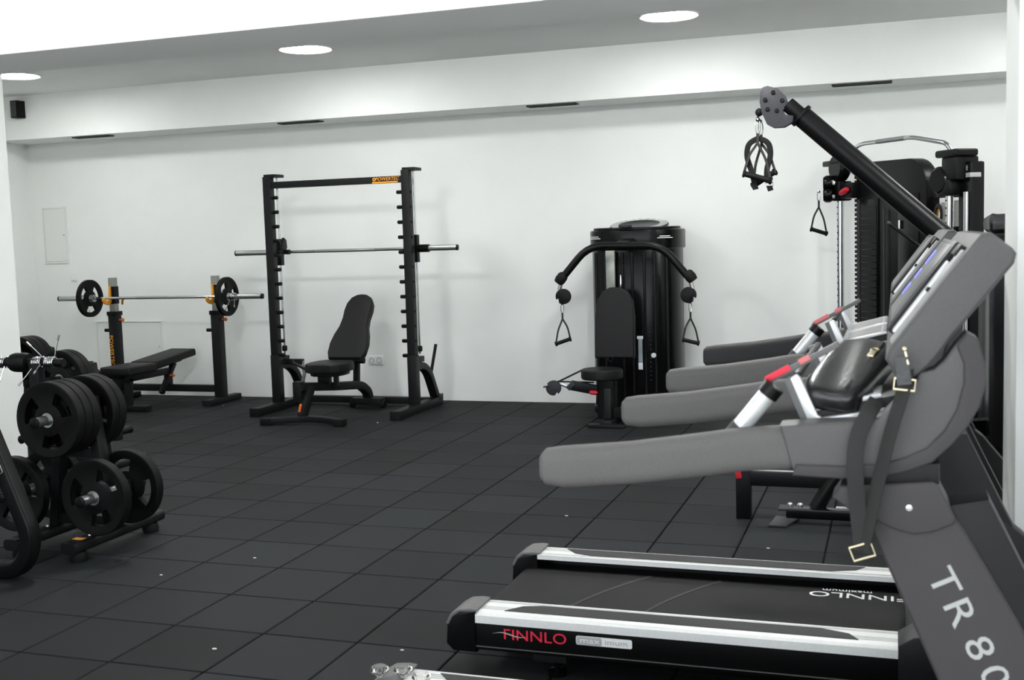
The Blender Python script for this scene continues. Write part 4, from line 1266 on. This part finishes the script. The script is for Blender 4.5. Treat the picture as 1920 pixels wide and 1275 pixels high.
# uprights
for s in (-1, 1):
    yo, yi = ty(s * .405), ty(s * .335)
    y0, y1 = min(yo, yi), max(yo, yi)
    up = MB()
    up.prism([(4.62, .08), (4.262, .93), (4.30, .985), (4.392, .985), (4.43, .93), (4.52, .77), (4.86, .10)], 'xz', y0, y1, bev=.012, seg=3)
    uo = up.build('upright', 'tm_post', tm)
    bk_ = MB()
    bk_.prism([(4.66, .10), (4.33, .96), (4.47, .99), (4.56, .80), (4.90, .10)], 'xz', y0 + (.012 if s < 0 else -.03), y1 + (.03 if s < 0 else -.012), bev=.008)
    bk_.build('upright_rear', 'tm_dark', tm)
    # joint cover below the console
    yc = y0 - .008 if s < 0 else y1 + .008
    cv = MB()
    cvo = [(4.195, .985), (4.21, 1.008), (4.372, 1.022), (4.384, 1.015), (4.412, .958), (4.410, .945), (4.375, .928), (4.340, .921), (4.305, .930), (4.265, .948), (4.235, .955)]
    cv.prism(cvo, 'xz', y0 - .010, y1 + .010, bev=.008, seg=3)
    cvp = cv.build('joint_cover', 'tm_post', tm)
    MB().lathe([(.0065, 0), (.006, .004), (0, .006)], (4.332, ty(s * .4145), .973), (0, s, 0), 14).build('bolt', 'chrome', cvp)
    nk = MB()
    nk.prism([(4.225, 1.0), (4.225, 1.045), (4.385, 1.055), (4.385, 1.012)], 'xz', y0 + .004, y1 - .004, bev=.005)
    nk.build('neck', 'tm_dark', tm)
    # curved side panel from the arm round to the back of the console
    ring = MB()
    ro_ = [(4.098, 1.118), (4.16, 1.124), (4.24, 1.128), (4.285, 1.142), (4.325, 1.185), (4.352, 1.222), (4.375, 1.228), (4.392, 1.245), (4.410, 1.272), (4.430, 1.296), (4.446, 1.285), (4.459, 1.235), (4.460, 1.205), (4.450, 1.165), (4.432, 1.130), (4.405, 1.095), (4.370, 1.060), (4.330, 1.042), (4.28, 1.028), (4.21, 1.023), (4.13, 1.026), (4.118, 1.040)]
    ring.prism(ro_, 'xz', y0 - .004, y1 + .004, bev=.010, seg=3)
    rp = ring.build('side_panel', 'tm_grey', tm)
    band = MB()
    outer = [(4.128, 1.046), (4.21, 1.046), (4.28, 1.052), (4.325, 1.066), (4.362, 1.085), (4.392, 1.118), (4.412, 1.155), (4.424, 1.205), (4.424, 1.24), (4.412, 1.272), (4.430, 1.296), (4.448, 1.285), (4.461, 1.235), (4.462, 1.205), (4.452, 1.163), (4.434, 1.128), (4.407, 1.093), (4.372, 1.058), (4.330, 1.040), (4.28, 1.026), (4.21, 1.021), (4.122, 1.024)]
    band.prism(outer, 'xz', y0 - .010, y1 + .010, bev=.006, seg=3)
    band.build('panel_edge', 'tm_post', rp)
    # padded arm
    ya = (y0 + y1) / 2
    arm = MB()
    ap = [(3.612, ya, 1.016), (3.622, ya, 1.016), (3.66, ya, 1.0165), (3.80, ya, 1.030), (3.95, ya, 1.052), (4.02, ya, 1.064), (4.115, ya, 1.072)]
    arm.sweep(ap, rrect(.070, .084, .026, 5), scales=[.62, .88, 1.0, 1.0, 1.0, 1.0, 1.0])
    arm.build('arm_pad', 'tm_foam' if s < 0 else 'tm_foam', tm)
    if s > 0:
        continue
    # pulse grip rising from the arm
    yg = ty(s * .345)
    ga, gb_ = Vector((4.005, yg, 1.088)), Vector((4.088, yg, 1.192))
    gd = (gb_ - ga).normalized()
    MB().cyl(ga - gd * .02, ga + gd * .022, .0205, seg=20).build('grip_socket', 'tm_post', tm)
    gr = MB().cyl(ga + gd * .016, ga + gd * .106, .0185, seg=24).build('pulse_grip', 'silver_plastic', tm)
    MB().cyl(ga + gd * .103, ga + gd * .126, .0215, seg=20).build('grip_cap', 'tm_skirt', gr)
    # slanted key strip with the red mark, above the grip
    yk = ty(s * .325)
    MB().bar((4.062, yk, 1.190), (4.205, yk, 1.268), .018, .012, bev=.003).build('key_strip', 'tm_cap', tm)
    MB().bar((4.066, yk - .0095, 1.197), (4.112, yk - .0095, 1.2225), .003, .012, bev=.0008).build('red_mark', 'print_red', tm)
    MB().bar((4.130, yk - .0095, 1.2320), (4.150, yk - .0095, 1.2430), .003, .011, bev=.0008).build('red_mark', 'print_pink', tm)
# TR lettering along the near upright
ud = Vector((.455, 0, -.89)).normalized()
for ch, tt in (('T', 0), ('R', .061), ('8', .135), ('0', .193), ('0', .251), ('0', .309)):
    text_mesh('upright_lettering', ch, .070, 'print_grey', plane_M(Vector((4.391, ty(-.4056), .833)) + ud * tt, ud, Vector((-ud.z, 0, ud.x))), tm, xscale=1.25, extrude=.0008)
# lower console tray between the side panels
YI0, YI1 = ty(-.330), ty(.330)
tray = MB()
tray.prism([(4.150, 1.095), (4.140, 1.122), (4.150, 1.132), (4.285, 1.165), (4.340, 1.175), (4.345, 1.09)], 'xz', YI0 + .012, YI1 - .012, bev=.008)
tray.build('lower_console', 'tm_skirt', tm)
fm = Matrix.Translation((0, 0, 0))
tdir = Vector((.135, 0, .033)).normalized()
def tray_pt(t, y, h=.0):
    p = Vector((4.150, y, 1.134)) + Vector((.135, 0, .033)) * t
    return p + Vector((-tdir.z, 0, tdir.x)) * h
for y0, y1 in ((YI0 + .02, YI0 + .30), (YI1 - .30, YI1 - .02)):
    b = MB()
    b.sweep([tray_pt(.06, y0), tray_pt(.92, y0), tray_pt(.92, y1), tray_pt(.06, y1)], rrect(.018, .012, .004), closed=True)
    b.build('tray_frame', 'silver_plastic', tm)
    b = MB()
    c = [tray_pt(.12, y0 + .008, .001), tray_pt(.86, y0 + .008, .001), tray_pt(.86, y1 - .008, .001), tray_pt(.12, y1 - .008, .001)]
    f = [b.bm.verts.new(p) for p in c]
    f2 = [b.bm.verts.new(p + Vector((-tdir.z, 0, tdir.x)) * .004) for p in c]
    b.bm.faces.new(f); b.bm.faces.new(f2[::-1])
    for k in range(4):
        b.bm.faces.new((f[k], f2[k], f2[(k + 1) % 4], f[(k + 1) % 4]))
    b.build('tray_plate', 'tm_light', tm)
for yy in (YI0 + .006, YI1 - .006):
    fb = MB()
    fb.prism([(4.112, 1.200), (4.124, 1.208), (4.131, 1.203), (4.164, 1.129), (4.172, 1.123), (4.30, 1.146), (4.302, 1.128), (4.168, 1.104), (4.150, 1.106)], 'xz', yy - .010, yy + .010, bev=.003)
    fb.build('tray_side', 'silver_plastic', tm)
    fb = MB()
    fb.prism([(4.100, 1.196), (4.113, 1.202), (4.152, 1.104), (4.138, 1.104)], 'xz', yy - .011, yy + .011, bev=.003)
    fb.build('tray_edge', 'tm_cap', tm)
MB().bar((4.126, YI0 + .02, 1.204), (4.126, YI1 - .02, 1.204), .014, .012).build('tray_crossbar', 'tm_dark', tm)
# display console: slanted slab
con = MB()
co_ = [(4.315, 1.205), (4.290, 1.245), (4.295, 1.262), (4.438, 1.455), (4.452, 1.472), (4.470, 1.474), (4.505, 1.446), (4.512, 1.436), (4.508, 1.418), (4.405, 1.285), (4.378, 1.246), (4.350, 1.215)]
con.prism(co_, 'xz', ty(-.402), ty(.402), bev=.014, seg=3)
cn = con.build('display_console', 'tm_grey', tm)
fdir = Vector((.143, 0, .193))
fl = fdir.length
fdn = fdir.normalized()
fn = Vector((-fdn.z, 0, fdn.x))
def face_box(t0, t1, y0, y1, h, name, material, parent, bev=.003):
    """raised panel lying on the slanted console face; t runs up the face, 0 to 1"""
    m = MB()
    m.box(t0 * fl, t1 * fl, y0, y1, -.004, h, bev=bev, seg=2)
    o = Vector((4.295, 0, 1.262))
    m.xform(Matrix(((fdn.x, 0, fn.x, o.x), (0, 1, 0, 0), (fdn.z, 0, fn.z, o.z), (0, 0, 0, 1))))
    return m.build(name, material, parent)
face_box(.05, .93, ty(-.375), ty(-.300), .006, 'side_bezel', 'tm_light', cn)
face_box(.10, .80, ty(-.285), ty(-.235), .010, 'side_bezel', 'silver_plastic', cn)
scn = face_box(.06, .97, ty(-.20), ty(.385), .016, 'display_hood', 'tm_dark', cn, bev=.006)
face_box(.12, .92, ty(-.16), ty(.34), .0175, 'display_glass', 'screen', scn, bev=.001)
for a, b in ((.30, .43), (.49, .60), (.66, .82)):
    face_box(a, b, ty(.225), ty(.305), .0185, 'led_digits', 'led_blue', scn, bev=.0005)
face_box(.86, .96, ty(-.34), ty(-.24), .012, 'speaker_slot', 'tm_dark', cn)
face_box(.52, .56, ty(-.345), ty(-.325), .012, 'key', 'iron_black', cn)
# dark side housing behind the far upright (rises in front of the pillar)
MB().prism([(4.56, .30), (4.505, .765), (4.545, .790), (4.60, .745), (4.86, .42), (4.88, .20)], 'xz', ty(.30), ty(.372), bev=.01).build('cable_housing', 'tm_dark', tm)

tm2 = copy_tree(tm)
tm2.location = (XA + 1.0, YA + 1.365, 0)
tag(tm2, 'grey treadmill behind the nearest one, its whole empty deck in view', 'treadmill', 'treadmills in a row')
pads = [ch for ch in tm2.children if ch.name.startswith('arm_pad')]
for ch in list(tm2.children_recursive):
    if ch.name.startswith('led_digits'):
        bpy.data.objects.remove(ch)       # this display is switched off
    elif ch.name.startswith('red_mark'):
        ch.data = ch.data.copy()
        ch.data.materials[0] = MATS['print_pink']
pads[1].data = pads[1].data.copy()
pads[1].data.materials[0] = MATS['tm_foam_dark']
pads[1]['label'] = 'near-black foam on the far arm'

# ================================================================== black leather bag on the console of the nearest treadmill
bag = thing('shoulder_bag', 'black leather shoulder bag with gold buckles lying on the treadmill console', 'bag', (4.22, -4.45, 1.23))
bb_ = MB()
N, K = 15, 11
LX_, LY_, LZ_ = .128, .335, .058
b = bmesh.new()
bmesh.ops.create_cube(b, size=1)
bmesh.ops.subdivide_edges(b, edges=b.edges[:], cuts=9, use_grid_fill=True)
for v in b.verts:
    x, y, z = v.co * 2
    rx = math.copysign(abs(x) ** 1.0, x)
    m_ = (abs(x) ** 6 + abs(y) ** 6 + abs(z) ** 4) ** (-1 / 5.2) if max(abs(x), abs(y), abs(z)) > .01 else 1
    k = min(1.0, m_) if m_ > 0 else 1
    v.co = Vector((x * k * LX_ / 2, y * k * LY_ / 2, z * k * LZ_ / 2 * (1.0 + .10 * math.sin(5 * x + 2 * y) * (1 if z > 0 else 0))))
bb_.bm.free()
bb_.bm = b
by_ = Vector((.075, .31, .075)).normalized()
bx_ = Vector((.11, 0, -.004))
bx_ = (bx_ - by_ * bx_.dot(by_)).normalized()
bz_ = bx_.cross(by_)
BAGM = Matrix(((bx_.x, by_.x, bz_.x, 4.222), (bx_.y, by_.y, bz_.y, -4.485), (bx_.z, by_.z, bz_.z, 1.190), (0, 0, 0, 1)))
bb_.xform(BAGM)
body = bb_.build('body', 'leather', bag, smooth=60)
def rim(z, grow, r, nm, mt):
    pts = []
    for k in range(48):
        a = 2 * math.pi * k / 48
        c_, s_ = math.cos(a), math.sin(a)
        e = (abs(c_) ** 5 + abs(s_) ** 5) ** (-1 / 5)
        pts.append((c_ * e * (LX_ / 2 + grow) * .965, s_ * e * (LY_ / 2 + grow) * .965, z))
    m = MB()
    m.sweep(pts, circ(r, 6), closed=True)
    m.xform(BAGM)
    return m.build(nm, mt, body)
rim(.016, -.002, .0028, 'piping', 'leather')
rim(-.016, -.002, .0028, 'piping', 'leather')
m = MB(); m.box(.026, .034, -.145, .13, .026, .0305, bev=.001); m.xform(BAGM); m.build('zip', 'webbing', body)
m = MB(); m.box(.022, .036, .030, .062, .028, .0345, bev=.003); m.xform(BAGM); m.build('zip_puller', 'brass', body)
m = MB(); m.torus((.029, .070, .032), .008, .002, (0, 0, 1), 14, 6); m.xform(BAGM); m.build('zip_ring', 'brass', body)
# strap: hangs over the near side of the treadmill and comes back up
ys = ty(-.432)
strap_pts = [(4.318, -4.60, 1.262), (4.328, -4.66, 1.245), (4.325, ys - .004, 1.205), (4.300, ys - .010, 1.12), (4.272, ys - .014, 1.00), (4.256, ys - .012, .920), (4.250, ys - .010, .895)]
MB().rtube(strap_pts, .030, .0035, fil=.03, r=.001, up=(0, 1, 0)).build('strap', 'webbing', bag)
strap2 = [(4.250, ys - .006, .895), (4.243, ys - .006, .96), (4.236, ys - .008, 1.05), (4.240, ys + .000, 1.105), (4.262, ys + .02, 1.150), (4.275, -4.68, 1.165)]
MB().rtube(strap2, .030, .0035, fil=.03, r=.001, up=(0, 1, 0)).build('strap', 'webbing', bag)
def buckle(c, w, h, ang, nm):
    m = MB()
    m.sweep([(-w / 2, 0, -h / 2), (w / 2, 0, -h / 2), (w / 2, 0, h / 2), (-w / 2, 0, h / 2)], rrect(.0038, .0032, .001), closed=True, up=(0, 1, 0))
    m.xform(Matrix.Translation(c) @ Matrix.Rotation(ang, 4, 'Y'))
    m.build(nm, 'brass', bag)
buckle((4.3235, ys - .008, 1.205), .036, .020, .10, 'buckle')
buckle((4.250, ys - .012, .893), .040, .026, -.35, 'buckle')
MB().rtube([(4.318, ys - .009, 1.255), (4.3235, ys - .010, 1.205)], .026, .004, r=.001, up=(0, 1, 0)).build('strap_tab', 'leather', bag)
m = MB()
m.tube([(4.324, ys - .006, 1.268), (4.330, ys - .010, 1.242)], .0026, seg=8)
m.ball((4.3235, ys - .006, 1.269), .0050, seg=10)
m.build('snap_hook', 'brass', bag)

# ================================================================== cut crystals on the rear end cap of the nearest treadmill
def crystal(x, y, z, R, label):
    m = MB()
    n = 10
    m.lathe([(0, 0), (R * .35, 0), (R * .98, R * .62), (R, R * .72), (R * .78, R * 1.02), (R * .56, R * 1.12), (0, R * 1.12)], (x, y, z), (0, 0, 1), n)
    o = single('cut_crystal', m, 'crystal', label, 'crystal', (x, y, z), 'cut crystals on the treadmill end cap', smooth=0)
    return o
crystal(2.885, -4.008, .2305, .029, 'left of three round cut crystals at the bottom edge')
crystal(2.952, -3.990, .2292, .029, 'middle of three round cut crystals at the bottom edge')
crystal(3.018, -4.010, .2220, .029, 'right of three round cut crystals at the bottom edge')
